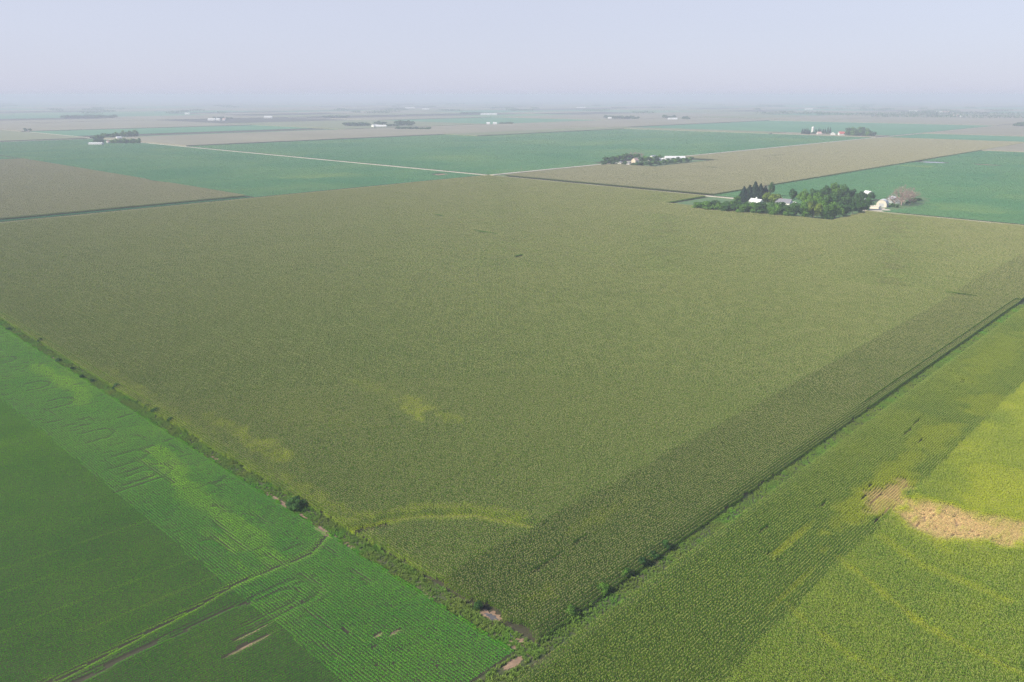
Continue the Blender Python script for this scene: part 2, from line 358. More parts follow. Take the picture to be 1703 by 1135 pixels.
def gn_scatter(name, sets):
    """sets: list of (collection, pos, rot, scl, vid, tint): one object, all levels joined by geometry nodes"""
    me = bpy.data.meshes.new(name)
    pos = np.concatenate([s[1] for s in sets]).astype(np.float32); n = len(pos)
    me.vertices.add(n); me.vertices.foreach_set('co', pos.ravel())
    def att(nm, typ, key, arr):
        a = me.attributes.new(nm, typ, 'POINT'); a.data.foreach_set(key, arr)
    att('rot', 'FLOAT', 'value', np.concatenate([s[2] for s in sets]).astype(np.float32))
    att('scl', 'FLOAT_VECTOR', 'vector', np.concatenate([s[3] for s in sets]).astype(np.float32).ravel())
    att('vid', 'INT', 'value', np.concatenate([s[4] for s in sets]).astype(np.int32))
    att('tint', 'FLOAT', 'value', np.concatenate([s[5] for s in sets]).astype(np.float32))
    att('lvl', 'INT', 'value', np.concatenate([np.full(len(s[1]), i) for i, s in enumerate(sets)]).astype(np.int32))
    o = link(name, me)
    g = bpy.data.node_groups.new(name, 'GeometryNodeTree')
    g.interface.new_socket('Geometry', in_out='INPUT', socket_type='NodeSocketGeometry')
    g.interface.new_socket('Geometry', in_out='OUTPUT', socket_type='NodeSocketGeometry')
    gi = g.nodes.new('NodeGroupInput'); go = g.nodes.new('NodeGroupOutput'); jn = g.nodes.new('GeometryNodeJoinGeometry')
    def na(nm, typ):
        x = g.nodes.new('GeometryNodeInputNamedAttribute'); x.data_type = typ; x.inputs['Name'].default_value = nm
        return [s for s in x.outputs if s.enabled and s.name == 'Attribute'][0]
    rot, scl, vid, lvl = na('rot', 'FLOAT'), na('scl', 'FLOAT_VECTOR'), na('vid', 'INT'), na('lvl', 'INT')
    cx_ = g.nodes.new('ShaderNodeCombineXYZ'); g.links.new(rot, cx_.inputs['Z'])
    e2r = g.nodes.new('FunctionNodeEulerToRotation'); g.links.new(cx_.outputs[0], e2r.inputs[0])
    for i, s in enumerate(sets):
        ci = g.nodes.new('GeometryNodeCollectionInfo'); ci.inputs['Collection'].default_value = s[0]
        ci.inputs['Separate Children'].default_value = True; ci.inputs['Reset Children'].default_value = True
        cmp_ = g.nodes.new('FunctionNodeCompare'); cmp_.data_type = 'INT'; cmp_.operation = 'EQUAL'
        a_in = [q for q in cmp_.inputs if q.enabled and q.name == 'A'][0]; b_in = [q for q in cmp_.inputs if q.enabled and q.name == 'B'][0]
        g.links.new(lvl, a_in); b_in.default_value = i
        ip = g.nodes.new('GeometryNodeInstanceOnPoints')
        g.links.new(gi.outputs[0], ip.inputs['Points']); g.links.new(cmp_.outputs[0], ip.inputs['Selection'])
        g.links.new(ci.outputs[0], ip.inputs['Instance']); ip.inputs['Pick Instance'].default_value = True
        g.links.new(vid, ip.inputs['Instance Index']); g.links.new(e2r.outputs[0], ip.inputs['Rotation']); g.links.new(scl, ip.inputs['Scale'])
        g.links.new(ip.outputs[0], jn.inputs[0])
    g.links.new(jn.outputs[0], go.inputs[0])
    md = o.modifiers.new('plants', 'NODES'); md.node_group = g
    return o
THR = [330, 560, 1150]
def field(name, label, cat, rect, kind, matkey, rowdir='Y', head=None, tint=None, hole=None, hfn=None, fine=(), thr=THR, margin=260):
    """head: (x-lo, x-hi, y-lo, y-hi) headland widths; rows there run along the edge"""
    x0, y0, x1, y1 = rect; B = LV[3]
    gx = np.arange(x0+B/2, x1+B/2, B); gy = np.arange(y0+B/2, y1+B/2, B)
    X, Y = [a.ravel() for a in np.meshgrid(gx, gy)]
    cur = np.stack([X, Y], 1); sets = []
    for lv in (3, 2, 1, 0):
        s = LV[lv]
        px_, py_, d = proj(cur[:, 0], cur[:, 1], 1.0)
        pad = margin+s*1.5*FPX/np.maximum(d, 60)
        k = (d > 20) & (px_ > -pad) & (px_ < PW+pad) & (py_ < 1135+pad)
        cur = cur[k]
        D = np.hypot(cur[:, 0], cur[:, 1])
        inside = (cur[:, 0]-s/2 > x0-.1) & (cur[:, 0]+s/2 < x1+s*.3) & (cur[:, 1]-s/2 > y0-.1) & (cur[:, 1]+s/2 < y1+s*.3)
        keep = (D > (thr[lv-1] if lv else 0)) & inside
        if lv == 1: keep |= (D > thr[0]) & ~inside & (cur[:, 0] < x1) & (cur[:, 1] < y1)
        for (fx0, fy0, fx1, fy1, fl) in fine:
            if lv > fl: keep &= ~((cur[:, 0]+s/2 > fx0) & (cur[:, 0]-s/2 < fx1) & (cur[:, 1]+s/2 > fy0) & (cur[:, 1]-s/2 < fy1))
        if lv == 0: keep = (cur[:, 0] > x0) & (cur[:, 0] < x1) & (cur[:, 1] > y0) & (cur[:, 1] < y1)
        elif lv == 1: pass
        use = cur[keep]; cur = cur[~keep]
        if len(use):
            x, y = use[:, 0], use[:, 1]; n = len(use)
            if hole is not None:
                m_ = ~hole(x, y, lv); use = use[m_]; x, y = use[:, 0], use[:, 1]; n = len(use)
        if len(use):
            ang = np.full(n, 0.0 if rowdir == 'X' else math.pi/2)
            if head:
                hx0, hx1, hy0, hy1 = head; wob = (vnoise(x, y, 7, 88)-.5)*2.2
                ang = np.where((y+wob < y0+hy0*1.0) & (hy0 > 0) | (y+wob > y1-hy1) & (hy1 > 0), 0.0, ang)
                ang = np.where((x < x0+hx0) & (hx0 > 0) | (x+wob > x1-hx1) & (hx1 > 0), math.pi/2, ang)
            ang = ang+math.pi*rng.integers(0, 2, n)
            hz = (.9+.2*vnoise(x, y, 30, 3)) * ((1+rng.normal(0, .025, n)) if lv == 0 else 1)
            if hfn is not None: hz = hz*hfn(x, y)
            sc3 = np.stack([np.where(rng.random(n) < .5, 1, 1.0), np.ones(n), hz], 1)
            col, nv = tiles(kind, lv, matkey)
            ti = np.zeros(n) if tint is None else tint(x, y)
            if lv == 0: ti = np.clip(ti+rng.normal(0, .07, n), 0, 2)
            sets.append((col, np.stack([x, y, np.full(n, .02)], 1), ang, sc3, rng.integers(0, nv, n), ti))
        if lv:
            q = LV[lv-1]; k_ = int(round(s/q)); off = (np.arange(k_)-(k_-1)/2)*q
            if len(cur):
                ox, oy = [a.ravel() for a in np.meshgrid(off, off)]
                cur = np.stack([(cur[:, 0][:, None]+ox).ravel(), (cur[:, 1][:, None]+oy).ravel()], 1)
                cur = cur[(cur[:, 0] > x0) & (cur[:, 0] < x1) & (cur[:, 1] > y0) & (cur[:, 1] < y1)]
    print(name, [len(s[1]) for s in sets])
    o = gn_scatter(name, sets)
    return tag(o, label, cat, None, 'stuff')

# --- the big corn field
arc = [P(588, 888), P(640, 874), P(700, 867), P(790, 866), P(845, 876), P(880, 884)]
NOTCH = (787, 319, 900, 514)
gaps = [(541, 133, 2.0, 9), (500.5, 512, 2.4, 15), (542, 622, 2.5, 8), (442, 416, 8, 2.0), (492, 1180, 6, 40)]
def main_tint(x, y):
    d = segdist(x, y, arc); t = np.clip(1.1-d/2.1+(vnoise(x, y, 2.0, 8)-.5)*1.2, 0, 1)*.9
    d2 = segdist(x, y, [(a+2.5, b+4.5) for a, b in arc]); t = np.maximum(t, np.clip(.6-d2/5+(vnoise(x, y, 2.2, 9)-.5)*1.3, 0, .5))
    n = vnoise(x, y, 5, 21)
    for (cx, cy, rx, ry, a) in [(186, 232, 6, 8, 1), (191, 240, 5, 6, 1), (181, 222, 3, 4, .8), (190, 214, 3.5, 8, .6), (189, 262, 4, 14, .45), (126, 268, 4, 20, .6), (127, 236, 5, 14, .75),
                                (118.5, 330, 3.5, 60, .4), (119, 200, 3, 24, .45), (170, 126, 14, 3, .35), (128, 112, 8, 3, .4), (150, 260, 16, 25, .12)]:
        t = np.maximum(t, blob(x, y, cx, cy, rx, ry, int(cx), 1.0)*a*np.clip(-.35+2.5*vnoise(x*.7, y, 2.2, 12), 0, 1.1))
    t = np.maximum(t, np.clip(1-(x-114)/6, 0, 1)*.4*(n*1.6))
    return t
def main_hole(x, y, lv):
    h = (x > NOTCH[0]) & (x < NOTCH[2]) & (y > NOTCH[1]) & (y < NOTCH[3])
    h |= segdist(x, y, [(134, 121.0), (157, 122.0)])+(vnoise(x, y, 2, 91)-.5)*.7 < .42
    for cx, cy, rx, ry in gaps:
        h |= np.hypot((x-cx)/rx, (y-cy)/ry)+(vnoise(x, y, 3, 4)-.5)*.8 < 1
    h |= (np.hypot((x-115.2)/2.4, (y-118.2)/4) < 1) | (np.hypot((x-113)/4.2, (y-108)/5.5) < 1)
    h |= (x-113.6 < (vnoise(x, y, 3, 31)-.35)*2.0+1.4*np.clip((200-y)/50, 0, 1)) | (y-102.6 < (vnoise(x, y, 3, 32)-.45)*2.0)
    h |= segdist(x, y, [(116, 171.5), (123, 168.5)]) < 1.3
    return h
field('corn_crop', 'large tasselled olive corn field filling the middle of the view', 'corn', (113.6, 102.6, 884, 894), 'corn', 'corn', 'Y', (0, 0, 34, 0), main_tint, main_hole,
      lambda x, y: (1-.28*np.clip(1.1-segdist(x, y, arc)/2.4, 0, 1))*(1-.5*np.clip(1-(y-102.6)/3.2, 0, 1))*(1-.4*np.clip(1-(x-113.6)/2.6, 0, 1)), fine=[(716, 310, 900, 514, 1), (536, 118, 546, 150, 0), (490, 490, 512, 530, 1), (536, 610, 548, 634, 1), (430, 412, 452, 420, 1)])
# --- the greener corn field on the right
def right_tint(x, y):
    n = vnoise(x, y, 9, 41); n2 = vnoise(x*.5, y, 4, 42); n3 = vnoise(x, y, 22, 44)
    inner = y+(vnoise(x, y, 7, 88)-.5)*2.2 < 65.6
    t = np.where(inner, .16+.5*np.clip((n-.42)*2, 0, 1)*np.clip((x-150)/70, 0, 1), .02)
    t = t+np.clip((x-205)/60, 0, 1)*np.where(inner, .55, .22)*np.clip((n3-.25)*2.2, 0, 1)
    t = np.maximum(t, segl(x, y, [(196, 66), (181, 40), (178, 15)], 1.6, .75))
    t = np.maximum(t, segl(x, y, [(166, 66), (160, 52), (158, 40), (150, 20)], 1.4, .55))
    t = np.maximum(t, segl(x, y, [(215, 62), (208, 50), (206, 30)], 2.5, .6))
    t = np.maximum(t, blob(x, y, 196, 80, 14, 1.4, 3, .3)*.7)
    t = np.maximum(t, blob(x, y, 175, 69.5, 14, 1.0, 3, .3)*.5)
    t = np.maximum(t, blob(x, y, 244, 74, 40, 6, 6, .6)*.75); t = np.maximum(t, blob(x, y, 300, 74, 20, 7, 6, .6)*.65)
    t = np.maximum(t, blob(x, y, 350, 70, 18, 9, 16, .6)*.55); t = np.maximum(t, blob(x, y, 420, 85, 60, 9, 17, .8)*.45)
    t = np.maximum(t, blob(x, y, 275, 48, 22, 14, 7, .6)*1.0)
    b = np.maximum(blob(x, y, 236, 53, 13, 14, 9, .55), blob(x, y, 243, 36, 9.5, 11, 10, .6)*.95)
    b = np.maximum(b, blob(x, y, 244, 70.0, 14, 6.0, 11, .8)*.9)
    b = np.clip(b, 0, 1)**1.4*np.clip(.5+1.1*vnoise(x*.35, y, 1.6, 93), 0, 1.1)
    t = t+b*(2-t)
    return np.clip(t, 0, 2)
def segl(x, y, pts, wd, a):
    return a*np.clip(1.3-(segdist(x, y, pts)+(vnoise(x, y, 4, 77)-.5)*3)/wd, 0, 1)
def right_marks(x, y):
    h = np.zeros(np.shape(x))
    for cx, cy, rx, ry in [(184.7, 81.5, .9, .8), (184.4, 78.2, .9, .8), (370.5, 84.8, 2, .6), (369.5, 80.5, 1.6, .6), (297, 82.6, 6, .4), (309, 83.4, 5, .4), (292, 76.8, 2, .5), (222, 82, 1.8, .6), (245, 76.5, 3, .4), (236, 75.6, 3.5, .4),
                           (238, 72.2, 5, .4), (231, 66.6, 6, .4), (224, 67, 3, .4), (252, 68.8, 4, .4), (196, 88, 3, .4)]:
        h = np.maximum(h, (np.hypot((x-cx)/rx, (y-cy)/ry) < 1)*1.0)
    return h
def right_hole(x, y, lv):
    h = (y > 97.9+(vnoise(x, y, 4, 61)-.5)*1.2)
    h |= (vnoise(x, y, 1.0, 55, 2) > .62) & (right_tint(x, y) > 1.8) & (y > 28) & (np.hypot((x-236)/9.5, (y-53)/10) < 1)
    return h
def right_h(x, y):
    t = right_tint(x, y); return (1-.18*np.clip(t, 0, 1)-.35*np.clip(t-1, 0, 1))*(1-.6*right_marks(x, y))
field('corn_crop', 'greener corn field with yellowed strips and a dried tan patch on the right', 'corn', (20, -33.76, 548, 98.24), 'corn', 'corn_green', 'Y', (0, 0, 0, 32.6), right_tint, right_hole, right_h,
      thr=[430, 640, 1200])
# --- the soybean field on the left
def uturn(x, y, r, L):
    """sprayer track: in along a row, round, and back"""
    pts = [(x-L, y-r)]+[(x+r*math.sin(a), y-r*math.cos(a)) for a in np.linspace(0, math.pi, 12)]+[(x-L*.6, y+r)]
    return pts
tracks = [uturn(88.5, 160, 5.5, 16), uturn(85.5, 160, 3.2, 14), uturn(91.5, 253, 6, 14), uturn(89.5, 253, 3.2, 8), uturn(92.5, 270, 4.6, 9), uturn(91, 298, 5, 6), uturn(92.5, 343, 5, 5),
          uturn(92.5, 372, 5, 5), uturn(93, 421, 5, 5), [(88.7, 187.5), (89.4, 196), (90.4, 207)], [(92, 268), (93, 240)]]
rt = random.Random(4)
for k in range(26):                            # short ragged wheel gaps and washed-out places in the headland rows
    a0, b0 = rt.uniform(79, 106), rt.uniform(120, 330)
    if rt.random() < .5: tracks.append([(a0, b0), (a0+rt.uniform(.5, 1.2), b0+rt.uniform(2, 5)), (a0+rt.uniform(-.5, .6), b0+rt.uniform(6, 10))])
    else: tracks.append([(a0, b0), (a0+rt.uniform(1.5, 3), b0+rt.uniform(-.8, .8)), (a0+rt.uniform(3, 6), b0+rt.uniform(-1.5, 1.5))])
longtr = [[(20, 173.6), (37, 168.6), (53, 170.6), (67.5, 171.7), (79, 174.1), (100.6, 172.4), (109, 177.2)], [(20, 170.3), (36, 165.6), (48, 166.6), (74, 165.6), (78, 164.4)], [(20, 169.0), (35, 164.6), (50, 165.8), (62, 165.0)]]
thintr = [[(20, 196), (50, 195), (78, 193)], [(20, 226), (50, 224), (78, 222)], [(20, 250), (74, 247)], [(20, 214), (60, 211)], [(45, 182), (78, 181)], [(20, 284), (76, 281)]]
bare = [(69.3, 150.0, 6.2, .6), (72.4, 153.6, 5.0, .4), (88.2, 138.2, .4, 2.4), (92.5, 131.5, 1.2, .4), (95.5, 129.5, 1.6, .5), (89, 128.6, .9, .6)]
def soy_track(x, y):
    d = np.full(np.shape(x), 9.0)
    for p_ in tracks: d = np.minimum(d, segdist(x, y, p_)+(vnoise(x, y, 1.6, 71)-.4)*1.0)
    for p_ in longtr: d = np.minimum(d, segdist(x, y, p_)+(vnoise(x, y, 2.5, 72)-.5)*.5)
    return d
def soy_hole(x, y, lv):
    h = np.zeros(np.shape(x), bool)
    for p_ in longtr: h |= segdist(x, y, p_)+(vnoise(x, y, 2.5, 72)-.5)*.5 < .30
    for cx, cy, rx, ry in bare: h |= np.hypot((x-cx)/rx, (y-cy)/ry)+(vnoise(x, y, 1.5, 6)-.5)*.5 < 1
    h |= (x > 109.9+(vnoise(x, y, 4, 66)-.5)*1.8) | (y < 104.6)
    h |= (vnoise(x, y, 1.1, 19, 2) > .93) & (x > 76)
    return h
def soy_tint(x, y):
    inner = x+(vnoise(x, y, 7, 88)-.5)*2.2 < 77.5
    n = vnoise(x, y, 12, 13)
    t = np.where(inner, .12+.25*n+.5*np.clip((y-165)/170, 0, 1)*(.5+.5*n), .10+.28*n)
    t = t+np.clip((y-230)/400, 0, .15)
    d = segdist(x, y, [(91, 176), (96, 215), (96, 240), (100, 268)]); t = np.maximum(t, np.clip(1.1-d/7+(vnoise(x*2, y*.5, 6, 14)-.5)*1.8, 0, .75))
    d = segdist(x, y, [(101, 400), (103, 350), (98, 335)]); t = np.maximum(t, np.clip(1.1-d/6+(vnoise(x, y, 6, 15)-.5), 0, .8))
    t = np.maximum(t, np.clip(1.3-segdist(x, y, longtr[0])/2.0, 0, .8))
    for p_ in thintr: t = np.maximum(t, np.clip(1.0-segdist(x, y, p_)/.9, 0, .6))
    return np.clip(t, 0, 1.0)
field('soybean_crop', 'bright green soybean rows with curved machine tracks at the lower left', 'soybeans', (-20.4, 104.6, 110.9, 890), 'soy', 'soy', 'X', (0, 33.3, 0, 0), soy_tint, soy_hole,
      lambda x, y: np.clip(.12+.75*soy_track(x, y), .15, 1.0)*(1-.35*np.clip((vnoise(x, y, 2.2, 19, 2)-.62)*6, 0, 1)*(x > 77.5)), thr=[470, 680, 1200])
# --- fields beyond the roads
def gen_tint(seed, amt, s=70):
    return lambda x, y: np.clip((vnoise(x*.6, y, s, seed)-.5)*2*amt+amt*.3, 0, 1)
field('corn_crop', 'tan corn field beyond the dark strip at the far left', 'corn', (-420, 925, 495, 1784), 'corn', 'corn_grey', 'Y', None, gen_tint(3, .25), lambda x, y, l: np.hypot((x-492)/5, (y-1180)/38) < 1, fine=[(480, 1130, 500, 1230, 1)])
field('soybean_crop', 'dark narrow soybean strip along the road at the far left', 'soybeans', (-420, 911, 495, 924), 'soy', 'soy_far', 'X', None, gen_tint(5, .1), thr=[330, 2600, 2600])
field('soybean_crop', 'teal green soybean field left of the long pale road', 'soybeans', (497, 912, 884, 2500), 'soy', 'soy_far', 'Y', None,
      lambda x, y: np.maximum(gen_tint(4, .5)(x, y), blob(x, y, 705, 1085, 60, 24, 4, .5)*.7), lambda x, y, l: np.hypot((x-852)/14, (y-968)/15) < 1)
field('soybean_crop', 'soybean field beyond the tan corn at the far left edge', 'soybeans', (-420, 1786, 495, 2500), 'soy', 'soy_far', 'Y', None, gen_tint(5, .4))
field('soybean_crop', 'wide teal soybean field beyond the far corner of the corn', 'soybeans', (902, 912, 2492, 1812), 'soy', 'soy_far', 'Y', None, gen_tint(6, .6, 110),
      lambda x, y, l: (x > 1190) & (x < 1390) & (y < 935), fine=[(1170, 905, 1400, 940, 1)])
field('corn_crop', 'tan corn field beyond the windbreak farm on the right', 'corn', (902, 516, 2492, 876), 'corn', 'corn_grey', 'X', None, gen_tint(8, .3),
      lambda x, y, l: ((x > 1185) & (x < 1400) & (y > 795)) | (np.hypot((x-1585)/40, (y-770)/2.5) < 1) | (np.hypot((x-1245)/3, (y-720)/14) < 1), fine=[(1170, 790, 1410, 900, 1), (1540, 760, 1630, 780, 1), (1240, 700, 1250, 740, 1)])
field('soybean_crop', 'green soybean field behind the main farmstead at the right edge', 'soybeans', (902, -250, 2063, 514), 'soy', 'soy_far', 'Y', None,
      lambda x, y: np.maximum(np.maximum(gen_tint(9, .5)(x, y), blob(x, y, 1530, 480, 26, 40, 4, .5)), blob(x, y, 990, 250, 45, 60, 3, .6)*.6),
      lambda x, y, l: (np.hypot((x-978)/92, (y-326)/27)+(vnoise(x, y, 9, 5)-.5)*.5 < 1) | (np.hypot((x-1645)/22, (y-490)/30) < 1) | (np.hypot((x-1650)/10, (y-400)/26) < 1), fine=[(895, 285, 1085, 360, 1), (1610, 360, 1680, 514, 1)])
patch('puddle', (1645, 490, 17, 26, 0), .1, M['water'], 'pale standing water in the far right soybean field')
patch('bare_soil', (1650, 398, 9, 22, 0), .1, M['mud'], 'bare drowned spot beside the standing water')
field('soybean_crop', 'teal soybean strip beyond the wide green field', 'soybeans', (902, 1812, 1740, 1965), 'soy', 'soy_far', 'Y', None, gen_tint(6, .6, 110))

# farther fields: one sheet of canopy each, a few kilometres off
def far_fields(name, rects, h, mat, label, cat):
    V = []; F = []
    for x0, y0, x1, y1 in rects:
        b = len(V); V += [(x0, y0, h), (x1, y0, h), (x1, y1, h), (x0, y1, h), (x0, y0, 0), (x1, y0, 0), (x1, y1, 0), (x0, y1, 0)]
        F += [[b, b+1, b+2, b+3], [b+4, b+5, b+1, b], [b+5, b+6, b+2, b+1], [b+6, b+7, b+3, b+2], [b+7, b+4, b, b+3]]
    return tag(link(name, mesh_np(name, V, F, mat)), label, cat, None, 'stuff')
cornR = [(902, 1967, 2492, 2500), (1742, 1814, 2492, 1965), (2065, -400, 2488, 514), (2510, 912, 2620, 1240), (2510, 1250, 2628, 1900), (2860, -600, 4100, 893), (2510, 1905, 4000, 2500), (-400, 2525, 865, 3300),
         (3800, 912, 4108, 1900), (880, 3160, 1740, 4100), (1750, 2525, 2490, 3400)]
soyR = [(2512, -400, 2855, 880), (2630, 915, 3790, 1895), (902, 2700, 1740, 3155), (902, 2525, 1740, 2560)]
bigx = [a[0] for a in cornR+soyR]
taken = cornR+soyR+[(902, 516, 2492, 893), (902, -250, 2063, 514), (-420, 918, 884, 2500), (902, 912, 2492, 1812), (902, 1812, 1740, 1965), (-420, 104, 884, 894)]
r2 = random.Random(5)
cornF, soyF, grassF = [], [], []
HALF = MILE/2
for i in range(-1, 19):
    for j in range(-1, 19):
        for a in range(1 if r2.random() < .45 else 2):
            X0 = RX+8+i*HALF; Y0 = RY+8+j*HALF; X1, Y1 = X0+HALF-14, Y0+HALF-14
            if a == 0 and r2.random() < .5: Y1 = Y0+HALF/2
            elif a == 1: Y0 = Y0+HALF/2+2
            mx_, my_ = (X0+X1)/2, (Y0+Y1)/2
            if any(t_[0]-200 < mx_ < t_[2]+200 and t_[1]-200 < my_ < t_[3]+200 for t_ in taken): continue
            if any(max(t_[0], X0) < min(t_[2], X1) and max(t_[1], Y0) < min(t_[3], Y1) for t_ in taken): continue
            d = math.hypot(mx_, my_)
            if d < 2200: continue
            az = math.degrees(math.atan2(my_, mx_))-43.76
            if abs(az) > 46: continue
            (cornF if r2.random() < .56 else soyF).append((X0, Y0, X1, Y1))
# avoid doubled cells
def dedupe(L, others):
    res = []
    for q in L:
        if all(not (max(t_[0], q[0]) < min(t_[2], q[2])-1 and max(t_[1], q[1]) < min(t_[3], q[3])-1) for t_ in res+others): res.append(q)
    return res
cornF = dedupe(cornF, []); soyF = dedupe(soyF, cornF)
M['corn_flat_green'] = surf_mat('distant_olive_corn_canopy', (.17, .20, .095), (.22, .24, .12), .006, 6, sc3=(1, .5, 1), cc=(.14, .17, .08), s2=.05)
M['soy_flat_light'] = surf_mat('distant_yellowing_soybean_canopy', (.09, .22, .10), (.14, .27, .11), .006, 6, sc3=(1, .5, 1), cc=(.16, .23, .08), s2=.03)
cornA = [q for i, q in enumerate(cornR+cornF) if i % 3 != 1]; cornB = [q for i, q in enumerate(cornR+cornF) if i % 3 == 1]
soyB = [q for i, q in enumerate(soyF) if i % 3 == 1]; soyF = [q for i, q in enumerate(soyF) if i % 3 != 1]
far_fields('distant_corn', cornA, 2.4, M['corn_flat'], 'pale tan corn fields fading into the haze', 'corn')
far_fields('distant_corn', cornB, 2.4, M['corn_flat_green'], 'greener olive corn fields scattered among the distant tan ones', 'corn')
far_fields('distant_soybeans', soyB, .8, M['soy_flat_light'], 'lighter yellowing green fields scattered in the far distance', 'soybeans')
far_fields('distant_soybeans', soyR+soyF, .8, M['soy_flat'], 'blue green soybean fields fading into the haze', 'soybeans')

# ------------------------------------------------------------------ grass and weeds in the ditches
def tuft_mesh(seed, n=34, hgt=.8, spread=.45, wd=.07):
    r = np.random.default_rng(seed)
    x, y = r.normal(0, spread*.5, n), r.normal(0, spread*.5, n); az = r.uniform(0, 2*math.pi, n); h = hgt*(.5+.6*r.random(n)); L = h*r.uniform(.2, .7, n)
    dx, dy = np.cos(az), np.sin(az); px_, py_ = -dy*wd/2, dx*wd/2
    a = np.stack([x-px_, y-py_, 0*x], 1); b = np.stack([x+px_, y+py_, 0*x], 1)
    c_ = np.stack([x+dx*L*.4+px_, y+dy*L*.4+py_, h*.75], 1); d = np.stack([x+dx*L*.4-px_, y+dy*L*.4-py_, h*.75], 1)
    e1 = np.stack([x+dx*L+px_*.3, y+dy*L+py_*.3, h], 1); e2 = np.stack([x+dx*L-px_*.3, y+dy*L-py_*.3, h], 1)
    V = np.concatenate([np.stack([a, b, c_, d], 1), np.stack([d, c_, e1, e2], 1)]).reshape(-1, 3)
    v = np.clip(r.normal(.5, .25, n), 0, 1)
    return mesh_np('tuft', V, np.arange(len(V)).reshape(-1, 4), M['weed'], {'lv': ('FACE', np.concatenate([v, v]))})
tc_ = bpy.data.collections.new('tufts')
for i in range(6): tc_.objects.link(bpy.data.objects.new('tuft_%02d' % i, tuft_mesh(900+i, hgt=.7 if i < 4 else 1.5, spread=.5 if i < 4 else .7, wd=.08 if i < 4 else .14)))
def grass(name, label, rect, dens, hs, seed, avoid=None, tall=None):
    r = np.random.default_rng(seed); x0, y0, x1, y1 = rect; n = int((x1-x0)*(y1-y0)*dens)
    x = r.uniform(x0, x1, n); y = r.uniform(y0, y1, n)
    k = vnoise(x, y, 4, seed) > .2
    if avoid is not None: k &= ~avoid(x, y)
    x, y = x[k], y[k]; n = len(x)
    s = hs*(.6+.8*vnoise(x, y, 6, seed+1))*(.8+.4*r.random(n)); vid = r.integers(0, 4, n)
    if tall is not None:
        tl = tall(x, y); vid = np.where((r.random(n) < tl), r.integers(4, 6, n), vid); s = s*(1+.4*tl)
    o = gn_scatter(name, [(tc_, np.stack([x, y, np.full(n, .04)], 1), r.uniform(0, 6.28, n), np.stack([s, s, s], 1), vid, np.clip(vnoise(x, y, 5, seed+2)*1.3-.1, 0, .9))])
    return tag(o, label, 'grass', None, 'stuff')
soilav = lambda x, y: ((vnoise(x, y, 2.5, 83) > .5)) & ( (np.hypot((x-115.6)/1.8, (y-118.2)/3) < 1) | (np.hypot((x-112.3)/3, (y-106.8)/2) < 1) | (np.hypot((x-110.6)/1.2, (y-203)/11) < 1) | (np.hypot((x-110)/1.2, (y-179)/6) < 1))
grass('ditch_grass', 'tufted green grass in the ditch between soybeans and corn', (109.6, 99.5, 115.2, 560), 3.8, .66, 201, soilav, lambda x, y: np.clip((x-113.5)/2.5, 0, 1)*.15*(y < 330))
grass('ditch_grass', 'bright green weeds along the strip between the two corn fields', (115, 97.9, 545, 102.9), 3.4, .6, 202, None, lambda x, y: np.clip((165-x)/20, 0, 1)*.25*np.clip((y-101)/2, 0, 1))
grass('ditch_grass', 'weedy grass below the soybeans at the bottom edge', (60, 98.6, 109, 104), 2.2, 1.0, 203, lambda x, y: np.hypot((x-106.8)/4.5, (y-102.2)/1.4) < 1)

# ------------------------------------------------------------------ trees
def quads_from(c0, N, size, r, asp=.8):
    n = len(c0); N = N/np.linalg.norm(N, axis=1)[:, None]
    A = np.cross(N, r.normal(0, 1, (n, 3))); A /= np.linalg.norm(A, axis=1)[:, None]; B = np.cross(N, A)
    s = size*(1+r.normal(0, .22, n))[:, None]/2
    return np.stack([c0-A*s, c0-B*s*asp, c0+A*s, c0+B*s*asp], 1).reshape(-1, 3)
def tube(V, F, p0, p1, r0, r1, k=6):
    p0, p1 = np.array(p0, float), np.array(p1, float); d = p1-p0; d /= np.linalg.norm(d)+1e-9
    a = np.cross(d, [0, 0, 1.0]) if abs(d[2]) < .95 else np.cross(d, [1.0, 0, 0]); a /= np.linalg.norm(a); b = np.cross(d, a)
    o = len(V)
    for i in range(k):
        t = 2*math.pi*i/k; V.append(tuple(p0+(a*math.cos(t)+b*math.sin(t))*r0))
    for i in range(k):
        t = 2*math.pi*i/k; V.append(tuple(p1+(a*math.cos(t)+b*math.sin(t))*r1))
    for i in range(k): F.append([o+i, o+(i+1) % k, o+k+(i+1) % k, o+k+i])
def broad_crown(seed, n, size, mat, low=.05, lobes=16):
    """unit tree: height 1, width about 1"""
    r = np.random.default_rng(seed); cs = []
    for i in range(lobes):
        u = r.normal(0, 1, 3); u /= np.linalg.norm(u); q = r.uniform(.35, .95)
        z = .48+u[2]*q*.38*(1 if u[2] > 0 else 1.15)
        cs.append((u[0]*q*.40, u[1]*q*.40, max(low+.06, z), r.uniform(.13, .24)))
    cs = np.array(cs); idx = r.integers(0, lobes, n); c = cs[idx]
    u = r.normal(0, 1, (n, 3)); u[:, 2] = u[:, 2]*.8+.25; u /= np.linalg.norm(u, axis=1)[:, None]
    p = c[:, :3]+u*c[:, 3:4]*(1-.3*r.random((n, 1)))
    V = quads_from(p, u+r.normal(0, .5, (n, 3)), size, r)
    lobev = r.normal(0, .2, lobes)
    lv = np.clip(.5+lobev[idx]+r.normal(0, .2, n), 0, 1)
    return mesh_np('crown', V, np.arange(len(V)).reshape(-1, 4), mat, {'lv': ('FACE', lv)})
